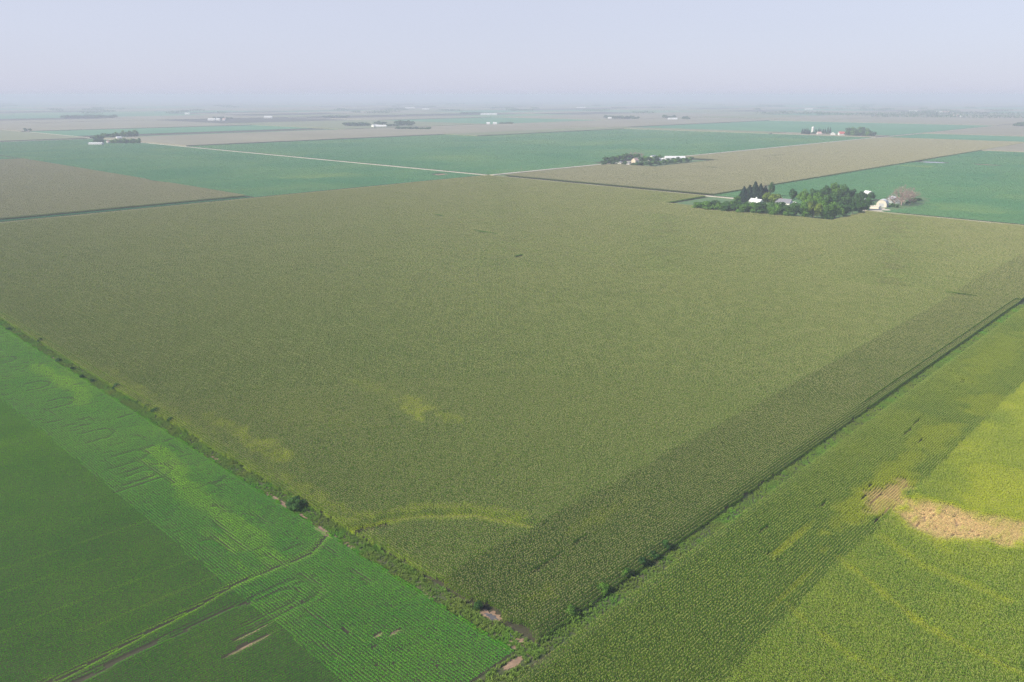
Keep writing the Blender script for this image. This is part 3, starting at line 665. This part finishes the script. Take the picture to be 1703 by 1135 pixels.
def trunk_mesh(seed, mat, top=.62, r0=.024):
    r = np.random.default_rng(seed); V = []; F = []
    p = np.array([0, 0, -.01]); 
    pts = [p, np.array([r.normal(0, .01), r.normal(0, .01), .2]), np.array([r.normal(0, .02), r.normal(0, .02), .42]), np.array([r.normal(0, .03), r.normal(0, .03), top])]
    rad = [r0, r0*.75, r0*.5, r0*.25]
    for i in range(3): tube(V, F, pts[i], pts[i+1], rad[i], rad[i+1], 7)
    for i in range(7):
        a = i*2.4+r.random(); b0 = pts[1]+(pts[2]-pts[1])*r.random()
        tube(V, F, b0, b0+np.array([math.cos(a)*.26, math.sin(a)*.26, .12+.2*r.random()]), r0*.4, r0*.1, 5)
    return mesh_np('trunk', V, F, mat, smooth=True)
def spruce_crown(seed, n, size, mat):
    r = np.random.default_rng(seed)
    z = 1-np.sqrt(r.random(n))*.95; lay = .5+.5*np.abs(np.sin(z*38)); rad = (1-z)*.30*(.55+.45*lay)*(1+r.normal(0, .12, n))+.012
    a = r.uniform(0, 2*math.pi, n); p = np.stack([np.cos(a)*rad, np.sin(a)*rad, z-.02*lay], 1)
    N = np.stack([np.cos(a)*.8, np.sin(a)*.8, np.full(n, .6)], 1)+r.normal(0, .35, (n, 3))
    V = quads_from(p, N, size, r, .7)
    return mesh_np('crown', V, np.arange(len(V)).reshape(-1, 4), mat, {'lv': ('FACE', np.clip(r.normal(.5, .25, n), 0, 1))})
def bare_crown(seed, mat, depth=5, k=4, thick=1.0):
    r = np.random.default_rng(seed); V = []; F = []
    def grow(p, d, L, rad, lv):
        q = p+d*L; tube(V, F, p, q, rad, rad*.6, k if lv > 1 else 3)
        if lv == 0: return
        for i in range(3 if lv > 2 else 4):
            nd = d+r.normal(0, .48, 3); nd[2] += .08; nd /= np.linalg.norm(nd)
            grow(q if i < 2 else p+d*L*r.uniform(.4, .9), nd, L*r.uniform(.62, .82), rad*.58, lv-1)
    for i in range(4):
        a = i*1.6+r.random(); d = np.array([math.cos(a)*.6, math.sin(a)*.6, .9]); d /= np.linalg.norm(d)
        grow(np.array([0, 0, .12]), d, .24, .018*thick, depth)
    return mesh_np('branches', V, F, mat)
CR = {'a': [broad_crown(300+i, 3400, .062, M['leaf_a']) for i in range(4)], 'b': [broad_crown(310+i, 3400, .062, M['leaf_b']) for i in range(4)],
      'c': [broad_crown(320+i, 3400, .06, M['leaf_c']) for i in range(2)], 's': [spruce_crown(330+i, 2600, .07, M['needle']) for i in range(3)],
      'A': [broad_crown(340+i, 420, .15, M['leaf_a'], lobes=12) for i in range(3)], 'B': [broad_crown(350+i, 420, .15, M['leaf_b'], lobes=12) for i in range(3)],
      'S': [spruce_crown(360+i, 350, .15, M['needle']) for i in range(2)]}
BR = [bare_crown(370+i, M['deadwood']) for i in range(3)]
TR = [trunk_mesh(380+i, M['bark']) for i in range(3)]
TRd = [trunk_mesh(390+i, M['deadwood'], .4, .03) for i in range(2)]
cnt = [0]
def tree(kind, x, y, h, wd, label, group=None, name=None):
    cnt[0] += 1; k = cnt[0]
    nm = name or {'s': 'spruce_tree', 'S': 'spruce_tree', 'd': 'bare_tree', 'bush': 'bush'}.get(kind, 'broadleaf_tree')
    t = empty(nm, (x, y, 0), (k*2.399) % 6.28); h *= 1.16; wd *= 1.12; t.scale = (wd, wd, h)
    if kind in 'sS': t.scale = (wd*1.7, wd*1.7, h)
    tag(t, label, 'tree' if nm != 'bush' else 'bush', group)
    if kind == 'd':
        link('trunk', TRd[k % 2], t); link('branches', BR[k % 3], t)
    else:
        link('trunk', TR[k % 3], t); link('crown', CR[kind][k % len(CR[kind])], t)
    return t
def trees_px(rows, z=0):
    for kind, px_, py_, h, wd, label in rows:
        x, y = P(px_, py_); tree(kind, x, y, h, wd, label)
ordn = ['first', 'second', 'third', 'fourth', 'fifth', 'sixth', 'seventh', 'eighth', 'ninth', 'tenth', 'eleventh', 'twelfth']
g = 'trees of the main farmstead windbreak'
row1 = [(1160+i*9.3, 349+i*.78+(i % 3)*.5, 8.0+i*.25+(i % 4)*.8, 15+(i % 3)*1.5) for i in range(18)]
ordn += ['thirteenth', 'fourteenth', 'fifteenth', 'sixteenth', 'seventeenth', 'eighteenth']
for i, (a, b, h, wd) in enumerate(row1):
    x, y = P(a, b); tree('abab'[i % 4] if i != 1 else 'a', x, y, h, wd, 'low bushy tree, %s from the left in the front windbreak of the farmstead' % ordn[i], g)
front = [('a', 1335, 364, 15, 15), ('c', 1353, 365, 17, 16), ('a', 1371, 365, 17, 17), ('a', 1388, 364, 15, 15), ('b', 1403, 361, 14, 14)]
for i, (k_, a, b, h, wd) in enumerate(front):
    x, y = P(a, b); tree(k_, x, y, h, wd, 'tall full green tree, %s from the left in the big clump facing the corn' % ordn[i], g)
right = [('b', 1417, 358, 13, 14), ('b', 1429, 354, 13, 14), ('b', 1441, 350, 12, 12)]
for i, (k_, a, b, h, wd) in enumerate(right):
    x, y = P(a, b); tree(k_, x, y, h, wd, 'dark green tree, %s of the three before the domed shed, counted from the left' % ordn[i], g)
mid = [('b', 1322, 353, 11, 12), ('a', 1343, 352, 18, 17), ('a', 1362, 352, 19, 17), ('b', 1384, 352, 17, 16), ('b', 1406, 348, 15, 15), ('b', 1424, 344, 14, 14)]
for i, (k_, a, b, h, wd) in enumerate(mid):
    x, y = P(a, b); tree(k_, x, y, h, wd, 'crowded tree in the middle of the farmstead grove, %s from the left' % ordn[i], g)
back = [('b', 1318, 333, 15, 9), ('a', 1335, 336, 13, 13), ('b', 1352, 334, 15, 13), ('b', 1372, 335, 17, 14), ('a', 1388, 335, 20, 16), ('b', 1402, 336, 17, 13), ('b', 1416, 334, 15, 11), ('b', 1432, 335, 11, 12)]
for i, (k_, a, b, h, wd) in enumerate(back):
    x, y = P(a, b); tree(k_, x, y, h, wd, 'tree at the back of the farmstead grove against the green field, %s from the left' % ordn[i], g)
spr = [(1236, 336, 17, 7.5), (1245, 336, 19, 8), (1254, 336, 23, 8.5), (1263, 336, 20, 8), (1271, 335, 17, 8)]
for i, (a, b, h, wd) in enumerate(spr):
    x, y = P(a, b); tree('s', x, y, h*.93, wd*1.9, ['dark spruce at the left end of the spruce clump', 'dark spruce, second from the left in the spruce clump', 'tallest dark spruce behind the white roofed barn', 'dark spruce just right of the tallest spruce', 'dark spruce beside the rounded yellowish tree'][i], 'dark spruces at the farmstead')
trees_px([('c', 1281, 343, 15, 18, 'rounded yellowish green tree between the white barn and the house'), ('d', 1272, 328, 16, 12, 'bare twiggy tree rising behind the spruces'),
          ('b', 1282, 328, 17, 8, 'narrow dark tree behind the rounded yellowish tree'), ('a', 1226, 339, 8, 10, 'small light green tree left of the spruces'), ('b', 1293, 342, 11, 9, 'dark tree against the left wall of the house'),
          ('d', 1499, 342, 21, 26, 'largest bare pinkish tree across the road from the sheds'), ('d', 1487, 342, 13, 16, 'smaller bare tree in front of the grey shed'), ('d', 1513, 340, 17, 20, 'bare pinkish tree at the right end of the yard'),
          ('d', 1505, 334, 19, 20, 'bare tree behind the largest bare tree'), ('b', 1519, 338, 6, 9, 'low dark shrubby tree under the right bare tree'), ('b', 1509, 341, 4, 6, 'small dark shrub under the largest bare tree'),
          ('b', 1527, 335, 4.5, 8, 'low shrub at the far right end of the yard'), ('b', 1492, 346, 3.4, 4.5, 'small round shrub right of the gravel yard'), ('b', 1484, 345, 5, 5, 'small shrub between the domed shed and the bare trees'),
          ('b', 1448, 335, 10, 11, 'dark tree between the back shed and the domed shed')])
# bushes in the ditch
bushes = [(492, 846, 3.6, 6.0, 'large round green bush in the ditch casting a dark shadow'), (284, 704, 2.2, 3, 'small ditch bush nearest the large round bush'), (260, 688, 2.6, 3.4, 'dark ditch bush, second up from the large bush'),
          (246, 680, 2.0, 3, 'ditch bush just up from the dark second one'), (232, 672, 2.2, 2.6, 'ditch bush at the fourth place up the ditch'), (194, 648, 2.4, 3.6, 'wide ditch bush beside the soybean yellow patch'),
          (153, 636, 1.6, 2.2, 'low bush by the bare soil gap up the ditch'), (137, 630, 1.8, 2.4, 'low bush just above the bare soil gap'), (97, 602, 1.8, 2.8, 'dark bush in the upper ditch'), (68, 571, 2.4, 3.6, 'dark bush near the top of the ditch'),
          (15, 549, 1.6, 3.0, 'farthest ditch bush at the left edge'), (120, 615, 1.4, 2.2, 'tiny bush in the upper ditch by the soybeans')]
for a, b, h, wd, lab in bushes:
    x, y = P(a, b); tree('b', x, y, h, wd, lab, 'bushes in the ditch', 'bush')
bl = ['weed bush nearest the corner between the corn fields', 'second weed bush up the right hand strip', 'third weed bush up the right hand strip', 'fourth weed bush up the right hand strip', 'fifth dark weed bush up the right hand strip', 'last weed bush up the right hand strip']
for i, (a, b) in enumerate([(940, 1020), (996, 984), (1037, 960), (1066, 941), (1084, 929), (1106, 915)]):
    x, y = P(a, b); tree('b' if i > 2 else 'a', x, 103.8, 2.6, 3.0, bl[i], 'bushes in the ditch', 'bush')
x, y = P(796, 1014); tree('b', x, y, 2.4, 2.4, 'dark bush beside the small puddle', 'bushes in the ditch', 'bush')

# ------------------------------------------------------------------ buildings
def box(V, F, x0, y0, z0, x1, y1, z1):
    o = len(V); V += [(x0, y0, z0), (x1, y0, z0), (x1, y1, z0), (x0, y1, z0), (x0, y0, z1), (x1, y0, z1), (x1, y1, z1), (x0, y1, z1)]
    F += [[o, o+3, o+2, o+1], [o+4, o+5, o+6, o+7], [o, o+1, o+5, o+4], [o+1, o+2, o+6, o+5], [o+2, o+3, o+7, o+6], [o+3, o, o+4, o+7]]
def gable(name, label, cat, x, y, rz, L, W, h, rh, wall, roof, nwin=3, door=True, chimney=False, bigdoor=False, cupola=False, far=False):
    t = tag(empty(name, (x, y, 0), rz), label, cat)
    V = [(-L/2, -W/2, 0), (L/2, -W/2, 0), (L/2, W/2, 0), (-L/2, W/2, 0), (-L/2, -W/2, h), (L/2, -W/2, h), (L/2, W/2, h), (-L/2, W/2, h), (-L/2, 0, h+rh), (L/2, 0, h+rh)]
    F = [[0, 1, 5, 4], [1, 2, 6, 9, 5], [2, 3, 7, 6], [3, 0, 4, 8, 7]]
    link('wall', mesh_np('wall', V, F, wall), t)
    ov = .45; th = .18; s = rh/(W/2); V = []
    yo, zo = W/2+ov, h-ov*s
    for z in (.03, th+.03):
        V += [(-L/2-ov, -yo, zo+z), (L/2+ov, -yo, zo+z), (L/2+ov, 0, h+rh+z), (-L/2-ov, 0, h+rh+z), (-L/2-ov, yo, zo+z), (L/2+ov, yo, zo+z)]
    F = [[6, 7, 8, 9], [9, 8, 11, 10], [0, 3, 2, 1], [3, 4, 5, 2], [0, 1, 7, 6], [4, 10, 11, 5], [1, 2, 8, 7], [2, 5, 11, 8], [0, 6, 9, 3], [3, 9, 10, 4]]
    ro = link('roof', mesh_np('roof', V, F, roof), t)
    if chimney:
        V, F = [], []; box(V, F, L*.15, -.5, h+rh*.4, L*.15+.9, .5, h+rh+1.1); link('chimney', mesh_np('chimney', V, F, M['brown_wall']), ro)
    if cupola:
        V, F = [], []; box(V, F, -.8, -.8, h+rh-.5, .8, .8, h+rh+1.2); tube(V, F, (0, 0, h+rh+1.2), (0, 0, h+rh+2.1), 1.1, .1, 8); link('cupola', mesh_np('cupola', V, F, wall), ro)
    if far: return t
    for k in range(nwin):
        xx = -L/2+(k+1)*L/(nwin+1)
        for sgn in (-1, 1):
            V, F = [], []; box(V, F, xx-.55, sgn*(W/2+.02)-.04, h*.35, xx+.55, sgn*(W/2+.02)+.04, h*.75)
            wn = link('window', mesh_np('window', V, F, M['white_wall']), t)
            V, F = [], []; box(V, F, xx-.45, sgn*(W/2+.05)-.04, h*.35+.1, xx+.45, sgn*(W/2+.05)+.04, h*.75-.1); link('pane', mesh_np('pane', V, F, M['glass']), wn)
    if door:
        V, F = [], []; dw = 2.2 if bigdoor else .55; dh = min(h-.3, 3.6 if bigdoor else 2.1)
        box(V, F, -L/2-.06, -dw, 0, -L/2+.04, dw, dh); link('door', mesh_np('door', V, F, M['brown_wall'] if not bigdoor else M['tin']), t)
    return t
def hoop(name, label, x, y, rz, L, rad, roofm, endm, base=1.2):
    t = tag(empty(name, (x, y, 0), rz), label, 'shed'); V = []; F = []; n = 16
    for s in (-1, 1):
        for i in range(n+1):
            a = math.pi*i/n; V.append((s*(L/2+.3), math.cos(a)*rad*1.02, base+math.sin(a)*rad*1.0))
    for i in range(n): F.append([i, i+1, n+2+i, n+1+i])
    me = mesh_np('roof', V, F, roofm, smooth=True); link('roof', me, t)
    V, F = [], []
    for s in (-1, 1):
        o = len(V); V += [(s*L/2, rad*.97, 0)]+[(s*L/2, math.cos(math.pi*i/n)*rad*.97, base+math.sin(math.pi*i/n)*rad*.95) for i in range(n+1)]+[(s*L/2, -rad*.97, 0)]
        F.append(list(range(o, o+n+3)))
    V += [(-L/2, rad, 0), (L/2, rad, 0), (L/2, rad, base), (-L/2, rad, base), (-L/2, -rad, 0), (L/2, -rad, 0), (L/2, -rad, base), (-L/2, -rad, base)]
    o = len(V)-8; F += [[o, o+1, o+2, o+3], [o+4, o+5, o+6, o+7]]
    link('wall', mesh_np('wall', V, F, endm), t)
    V, F = [], []; box(V, F, -L/2-.08, -rad*.45, 0, -L/2-.02, rad*.45, rad*.75); link('door', mesh_np('door', V, F, M['tin']), t)
    return t
def bin_(name, label, x, y, rad, h, mat, dome=False, cat='grain bin'):
    t = tag(empty(name, (x, y, 0)), label, cat); V, F = [], []
    nr = 8
    for i in range(nr): tube(V, F, (0, 0, h*i/nr), (0, 0, h*(i+1)/nr-.03), rad*(1.0), rad*1.012, 28)
    link('wall', mesh_np('wall', V, F, mat), t); V, F = [], []
    if dome:
        for i in range(6):
            a0, a1 = math.pi/2*i/6, math.pi/2*(i+1)/6; tube(V, F, (0, 0, h+math.sin(a0)*rad*.8), (0, 0, h+math.sin(a1)*rad*.8+.001), rad*1.03*math.cos(a0), rad*1.03*math.cos(a1)+.01, 28)
    else: tube(V, F, (0, 0, h-.1), (0, 0, h+rad*.5), rad*1.06, rad*.12, 28); tube(V, F, (0, 0, h+rad*.5-.05), (0, 0, h+rad*.5+.5), rad*.13, rad*.12, 12)
    link('roof', mesh_np('roof', V, F, mat), t)
    return t
def at(px_, py_): return P(px_, py_)
x, y = at(1257, 344); gable('barn', 'white roofed barn with a small cupola in front of the spruces', 'barn', x, y, R(75), 15, 10, 4.5, 4.2, M['white_wall'], M['white_metal'], 3, bigdoor=True, cupola=True)
x, y = at(1303, 345); gable('farmhouse', 'white farmhouse with a grey roof between the farmstead trees', 'house', x, y, R(95), 16, 9, 5.6, 3.8, M['white_wall'], M['grey_roof'], 4, chimney=True)
x, y = at(1318, 346); gable('garage', 'small white roofed outbuilding with a brown gable right of the farmhouse', 'outbuilding', x, y, R(70), 9, 7, 4.5, 2.2, M['brown_wall'], M['white_metal'], 1)
x, y = at(1443, 328); gable('shed', 'small white roofed shed behind the dark trees', 'shed', x, y, R(60), 10, 7, 5.0, 2.4, M['white_wall'], M['white_metal'], 2, bigdoor=True)
x, y = at(1467, 344); hoop('domed_shed', 'white domed shed with beige front on the gravel yard', x, y, R(10), 12, 5.6, M['white_metal'], M['cream_wall'], 2.6)
x, y = at(1456, 347); gable('low_shed', 'low beige shed left of the domed shed', 'shed', x, y, R(85), 9, 5, 2.4, .8, M['cream_wall'], M['cream_wall'], 0, bigdoor=True)
x, y = at(1486, 338); gable('shed', 'grey metal shed half hidden by the bare trees', 'shed', x, y, R(40), 13, 9, 4.6, 3.0, M['tin'], M['tin'], 0, bigdoor=True)
x, y = at(1412, 333); bin_('grain_bin', 'small silver grain bin roof showing between the back trees', x, y, 3, 8.5, M['tin'])
x, y = at(1438, 341); bin_('grain_bin', 'small grain bin between the dark trees left of the domed shed', x, y, 2.4, 6, M['tin'])
# utility pole by the crossroads
def pole(px_, py_, label, h=11):
    x, y = P(px_, py_); t = tag(empty('utility_pole', (x, y, 0)), label, 'pole')
    V, F = [], []; tube(V, F, (0, 0, 0), (0, 0, h), .17, .12, 8); link('post', mesh_np('post', V, F, M['wood_pole']), t)
    V, F = [], []; box(V, F, -1.2, -.06, h-.8, 1.2, .06, h-.65); link('crossarm', mesh_np('crossarm', V, F, M['wood_pole']), t)
pole(867, 288, 'lone utility pole beside the far crossroads')

def clump(rows, where, g_):
    """far farm trees: (kind, px, py, height, width)"""
    n = {}
    for i, (k_, a, b, h, wd) in enumerate(rows):
        x, y = P(a, b)
        lab = {'A': 'leafy tree', 'B': 'dark leafy tree', 'S': 'dark pointed spruce', 'd': 'bare pinkish tree'}[k_]+' among those '+where
        tree(k_, x, y, h, wd, lab, g_)
def line(k_, x0, y0, x1, y1, n, h, wd, jit=2):
    r = random.Random(int(x0*7+y0)); return [(k_[i % len(k_)], x0+(x1-x0)*i/max(1, n-1)+r.uniform(-jit, jit)*.6, y0+(y1-y0)*i/max(1, n-1)+r.uniform(-.3, .3), h*r.uniform(.8, 1.2), wd*r.uniform(.85, 1.2)) for i in range(n)]
# windbreak farm just beyond the crossroads
clump(line('BAB', 1007, 273, 1028, 268, 6, 11, 13)+line('BABd', 1030, 267, 1062, 263.5, 8, 12, 13)+line('B', 1005, 275, 1018, 275.5, 3, 10, 12)+line('BdB', 1028, 274, 1058, 277, 7, 7, 9)
      + line('BBA', 1062, 278, 1150, 269.5, 22, 8, 10, 1)+line('BA', 1066, 271, 1100, 268, 7, 11, 12)+line('dd', 1052, 264, 1066, 263, 3, 13, 13)+line('B', 1105, 269.5, 1140, 266, 7, 6, 7), 'at the windbreak farm beyond the crossroads', 'trees at the windbreak farm')
x, y = at(1122, 266.5); gable('long_barn', 'long white roofed barn at the right of the windbreak farm', 'barn', x, y, R(-47), 38, 14, 4.5, 3, M['white_wall'], M['white_metal'], 0, bigdoor=True)
x, y = at(1086, 268); gable('barn', 'white roofed barn in the middle of the windbreak farm', 'barn', x, y, R(10), 20, 12, 6, 4.5, M['white_wall'], M['white_metal'], 0, bigdoor=True)
x, y = at(1101, 268.5); gable('shed', 'small white shed left of the long white barn', 'shed', x, y, R(-47), 10, 8, 4, 2.5, M['white_wall'], M['white_metal'], 0)
x, y = at(1056, 272); gable('farmhouse', 'pinkish farmhouse in the trees of the windbreak farm', 'house', x, y, R(0), 11, 9, 6, 3.5, M['beige_wall'], M['pink_roof'], 2)
x, y = at(1045, 275.5); gable('shed', 'small white shed at the front edge of the windbreak farm', 'shed', x, y, R(20), 7, 6, 3.5, 2, M['white_wall'], M['white_metal'], 0)
x, y = at(1031, 274); gable('shed', 'small grey roofed shed at the left of the windbreak farm', 'shed', x, y, R(20), 8, 6, 3.5, 2, M['white_wall'], M['tin'], 0)
slab('farmyard_lawn', 1192, 800, 1392, 897, .1, M['lawn'], 'farmyard ground of the windbreak farm')
# farm with the red roof far right
clump(line('S', 1334, 224, 1346, 224.5, 5, 17, 7, 1)+line('S', 1357, 223, 1380, 222.5, 7, 16, 7, 1)+line('B', 1345, 224, 1360, 224, 4, 8, 10)+line('BBA', 1408, 227, 1452, 228, 11, 17, 18)+line('BA', 1412, 222, 1440, 222, 6, 19, 20)+line('B', 1370, 224, 1384, 224, 3, 7, 9), 'at the far red roofed farm', 'trees at the red roofed farm')
x, y = at(1399, 226.5); gable('barn', 'far barn with a red roof and white walls', 'barn', x, y, R(-47), 17, 14, 7, 6, M['white_wall'], M['red_roof'], 0)
x, y = at(1385, 226); gable('shed', 'white shed left of the far red barn', 'shed', x, y, R(30), 14, 12, 6, 4, M['white_wall'], M['white_metal'], 0)
x, y = at(1362, 225); gable('farmhouse', 'far pink roofed house beyond the spruces', 'house', x, y, R(-47), 13, 10, 5, 5, M['white_wall'], M['pink_roof'], 0)
x, y = at(1351, 222.5); bin_('silo', 'tall pale silo at the far red roofed farm', x, y, 4, 19, M['white_wall'], True, 'silo')
# farm on the left beside the long road
clump(line('B', 157, 234, 168, 236, 4, 14, 18)+line('B', 160, 238.5, 168, 239, 3, 11, 13)+line('BA', 172, 230, 196, 229, 7, 13, 16)+line('BA', 201, 228, 226, 228, 8, 17, 19)+line('A', 188, 238.5, 230, 238.5, 12, 11, 15)+line('B', 173, 238, 179, 238, 2, 8, 10), 'at the farm beside the long pale road', 'trees at the roadside farm on the left')
x, y = at(160, 241); gable('long_shed', 'long white roofed shed at the farm on the left', 'shed', x, y, R(-47), 34, 11, 3.5, 2, M['white_wall'], M['white_metal'], 0)
x, y = at(182, 238.5); gable('farmhouse', 'small white house between the trees of the left farm', 'house', x, y, R(0), 12, 9, 4, 3, M['white_wall'], M['pink_roof'], 0)
x, y = at(198, 232); gable('shed', 'white shed at the back of the left farm', 'shed', x, y, R(0), 14, 9, 5, 3, M['white_wall'], M['white_metal'], 0)
slab('farmyard_gravel', 800, 2214, 884, 2300, .3, M['gravel'], 'pale yard of the farm on the left')
# long belt farm, centre left
clump(line('B', 575, 210.5, 612, 210.5, 12, 14, 26)+line('B', 626, 208, 640, 208.5, 4, 15, 24)+line('B', 643, 211, 660, 211, 5, 11, 20)+line('B', 661, 210, 686, 210, 7, 20, 26)+line('B', 660, 215.5, 714, 216, 15, 9, 20), 'at the long tree belt farm at centre left', 'trees at the belt farm')
x, y = at(632, 212.5); gable('long_barn', 'long white building at the belt farm at centre left', 'barn', x, y, R(-47), 50, 16, 6, 4, M['white_wall'], M['white_metal'], 0)
x, y = at(623, 212.5); gable('barn', 'white barn at the left end of the long white building', 'barn', x, y, R(0), 20, 16, 7, 5, M['white_wall'], M['white_metal'], 0)
# small far farms
def mini(where, tr, bl, g_):
    clump(tr, where, g_)
    for i, (a, b, L, m1, lab) in enumerate(bl):
        x, y = P(a, b); gable('farm_building', lab, 'building', x, y, R(-46), L, 16, 6, 5, M['white_wall'], M[m1], 0, far=True)
mini('at the far farm right of centre below the horizon', line('B', 1007, 197.5, 1018, 198, 4, 16, 26)+line('B', 1022, 198.5, 1058, 199, 10, 16, 28), [(1014, 198.5, 18, 'white_metal', 'white building at the left of the far farm right of centre')], 'trees at the far centre farm')
mini('at the small far farm with the bright white barn', line('B', 1106, 198, 1121, 198, 5, 18, 24)+line('B', 1136, 199, 1143, 199, 3, 14, 26), [(1121, 200, 30, 'white_metal', 'bright white barn at the small far farm'), (1113, 200, 14, 'white_metal', 'low white shed left of the bright white far barn')], 'trees at the bright barn farm')
mini('at the white shed farm on the upper left', line('B', 358, 199, 384, 199, 5, 13, 20), [(352, 201, 34, 'white_metal', 'largest white shed of the upper left farm'), (363, 201, 18, 'white_metal', 'second white shed of the upper left farm'), (373, 201, 14, 'pink_roof', 'pinkish shed of the upper left farm')], 'trees at the upper left farm')
mini('beside the two white houses near the centre horizon', line('B', 832, 207, 852, 207, 6, 9, 20), [(812, 208, 14, 'white_metal', 'left of two small white houses near the centre horizon'), (823, 208, 16, 'white_metal', 'right of two small white houses near the centre horizon')], 'trees by the two white houses')
mini('beside the row of white sheds on the centre horizon', line('B', 770, 190, 800, 190, 8, 12, 40), [(804, 192, 34, 'white_metal', 'leftmost white shed on the centre horizon'), (813, 192, 30, 'white_metal', 'middle white shed on the centre horizon'), (822, 192, 34, 'white_metal', 'rightmost white shed on the centre horizon')], 'trees by the horizon sheds')
mini('in the long grove on the left horizon', line('B', 106, 197, 188, 197, 26, 16, 46), [], 'trees of the left horizon grove')
mini('in the short grove left of centre near the horizon', line('B', 541, 196, 578, 196, 11, 12, 34), [], 'trees of the short grove')
mini('in the grove at the right edge', line('B', 1692, 211, 1712, 211, 7, 17, 30), [], 'trees of the right edge grove')
mini('of the two lone trees by the far left road', [('B', 43, 219.5, 13, 13), ('B', 50, 219.5, 11, 11)], [], 'lone trees by the left road')
for (a, b, L, m1, lab) in [(445, 197, 34, 'white_metal', 'bright white far shed left of centre'), (450, 197, 18, 'white_metal', 'smaller far shed right of the bright one'), (312, 191, 30, 'white_metal', 'pale building near the left horizon'),
                           (1572, 188, 60, 'pink_roof', 'pale pink building on the right horizon'), (1562, 188, 40, 'white_metal', 'white building beside the pale pink one on the right horizon'), (1600, 195.5, 26, 'white_metal', 'white shed before the right horizon woods'),
                           (1588, 195, 40, 'pink_roof', 'pinkish building before the right horizon woods'), (1519, 187, 60, 'white_metal', 'pale shed behind the right horizon woods'), (966, 180.5, 90, 'white_metal', 'pale sheds just under the horizon right of centre'),
                           (682, 181, 90, 'white_metal', 'pale row of sheds under the horizon left of centre'), (708, 183, 60, 'white_metal', 'pale shed right of the row left of centre'), (1345, 183, 60, 'white_metal', 'pale building near the horizon above the red farm')]:
    x, y = P(a, b); gable('farm_building', lab, 'building', x, y, R(-46), L, 18, 7, 5, M['white_wall'], M[m1], 0, far=True)
# far woods and shelter belts, one mass each
def woods(name, label, segs, h, wd, seed):
    r = np.random.default_rng(seed); Vs = []; ls = []
    for (ax, ay, bx, by) in segs:
        x0, y0 = P(ax, ay); x1, y1 = P(bx, by); L = math.hypot(x1-x0, y1-y0); n = int(L/7)*9
        n = max(n, 120); t = r.random(n); hh = h*(.55+.7*vnoise(x0+(x1-x0)*t, y0+(y1-y0)*t, 45, seed))
        px_ = x0+(x1-x0)*t+r.normal(0, wd, n); py_ = y0+(y1-y0)*t+r.normal(0, wd, n); z = hh*(1-r.random(n)**1.6)
        N = r.normal(0, .6, (n, 3)); N[:, 2] += .7
        Vs.append(quads_from(np.stack([px_, py_, z], 1), N, 8.5, r)); ls.append(np.clip(r.normal(.5, .22, n), 0, 1))
    V = np.concatenate(Vs)
    return tag(link(name, mesh_np(name, V, np.arange(len(V)).reshape(-1, 4), M['leaf_b'], {'lv': ('FACE', np.concatenate(ls))})), label, 'woods', None, 'stuff')
woods('distant_woods', 'hazy blue belt of woods along the right horizon', [(1448, 195, 1600, 196.5), (1600, 196.5, 1720, 197.5), (1450, 192, 1580, 193), (1263, 190, 1380, 191), (1355, 192, 1450, 193), (1500, 189, 1700, 192)], 17, 22, 71)
rs = random.Random(8)
segs = []
for i in range(60):
    a = rs.uniform(-30, 1700); b = rs.uniform(172, 190); l_ = rs.uniform(6, 45)
    segs.append((a, b, a+l_, b+rs.uniform(-.3, .5)))
woods('distant_shelterbelts', 'scattered faint shelterbelts and tree lines just below the horizon', segs, 15, 12, 72)

# ------------------------------------------------------------------ the smoky summer air
V, F = [], []; box(V, F, -6000, -6000, -1.5, 27000, 27000, 128)
hz = link('haze', mesh_np('haze', V, F)); tag(hz, 'pale blue summer haze over the farmland', None, None, 'stuff')
hm, t, o = newmat('haze_air')
pv = t.nodes.new('ShaderNodeVolumePrincipled'); pv.inputs['Color'].default_value = (.695, .755, .92, 1); pv.inputs['Density'].default_value = 2.0e-4
pv.inputs['Anisotropy'].default_value = .0
t.links.new(pv.outputs[0], o.inputs['Volume']); hz.data.materials.append(hm)
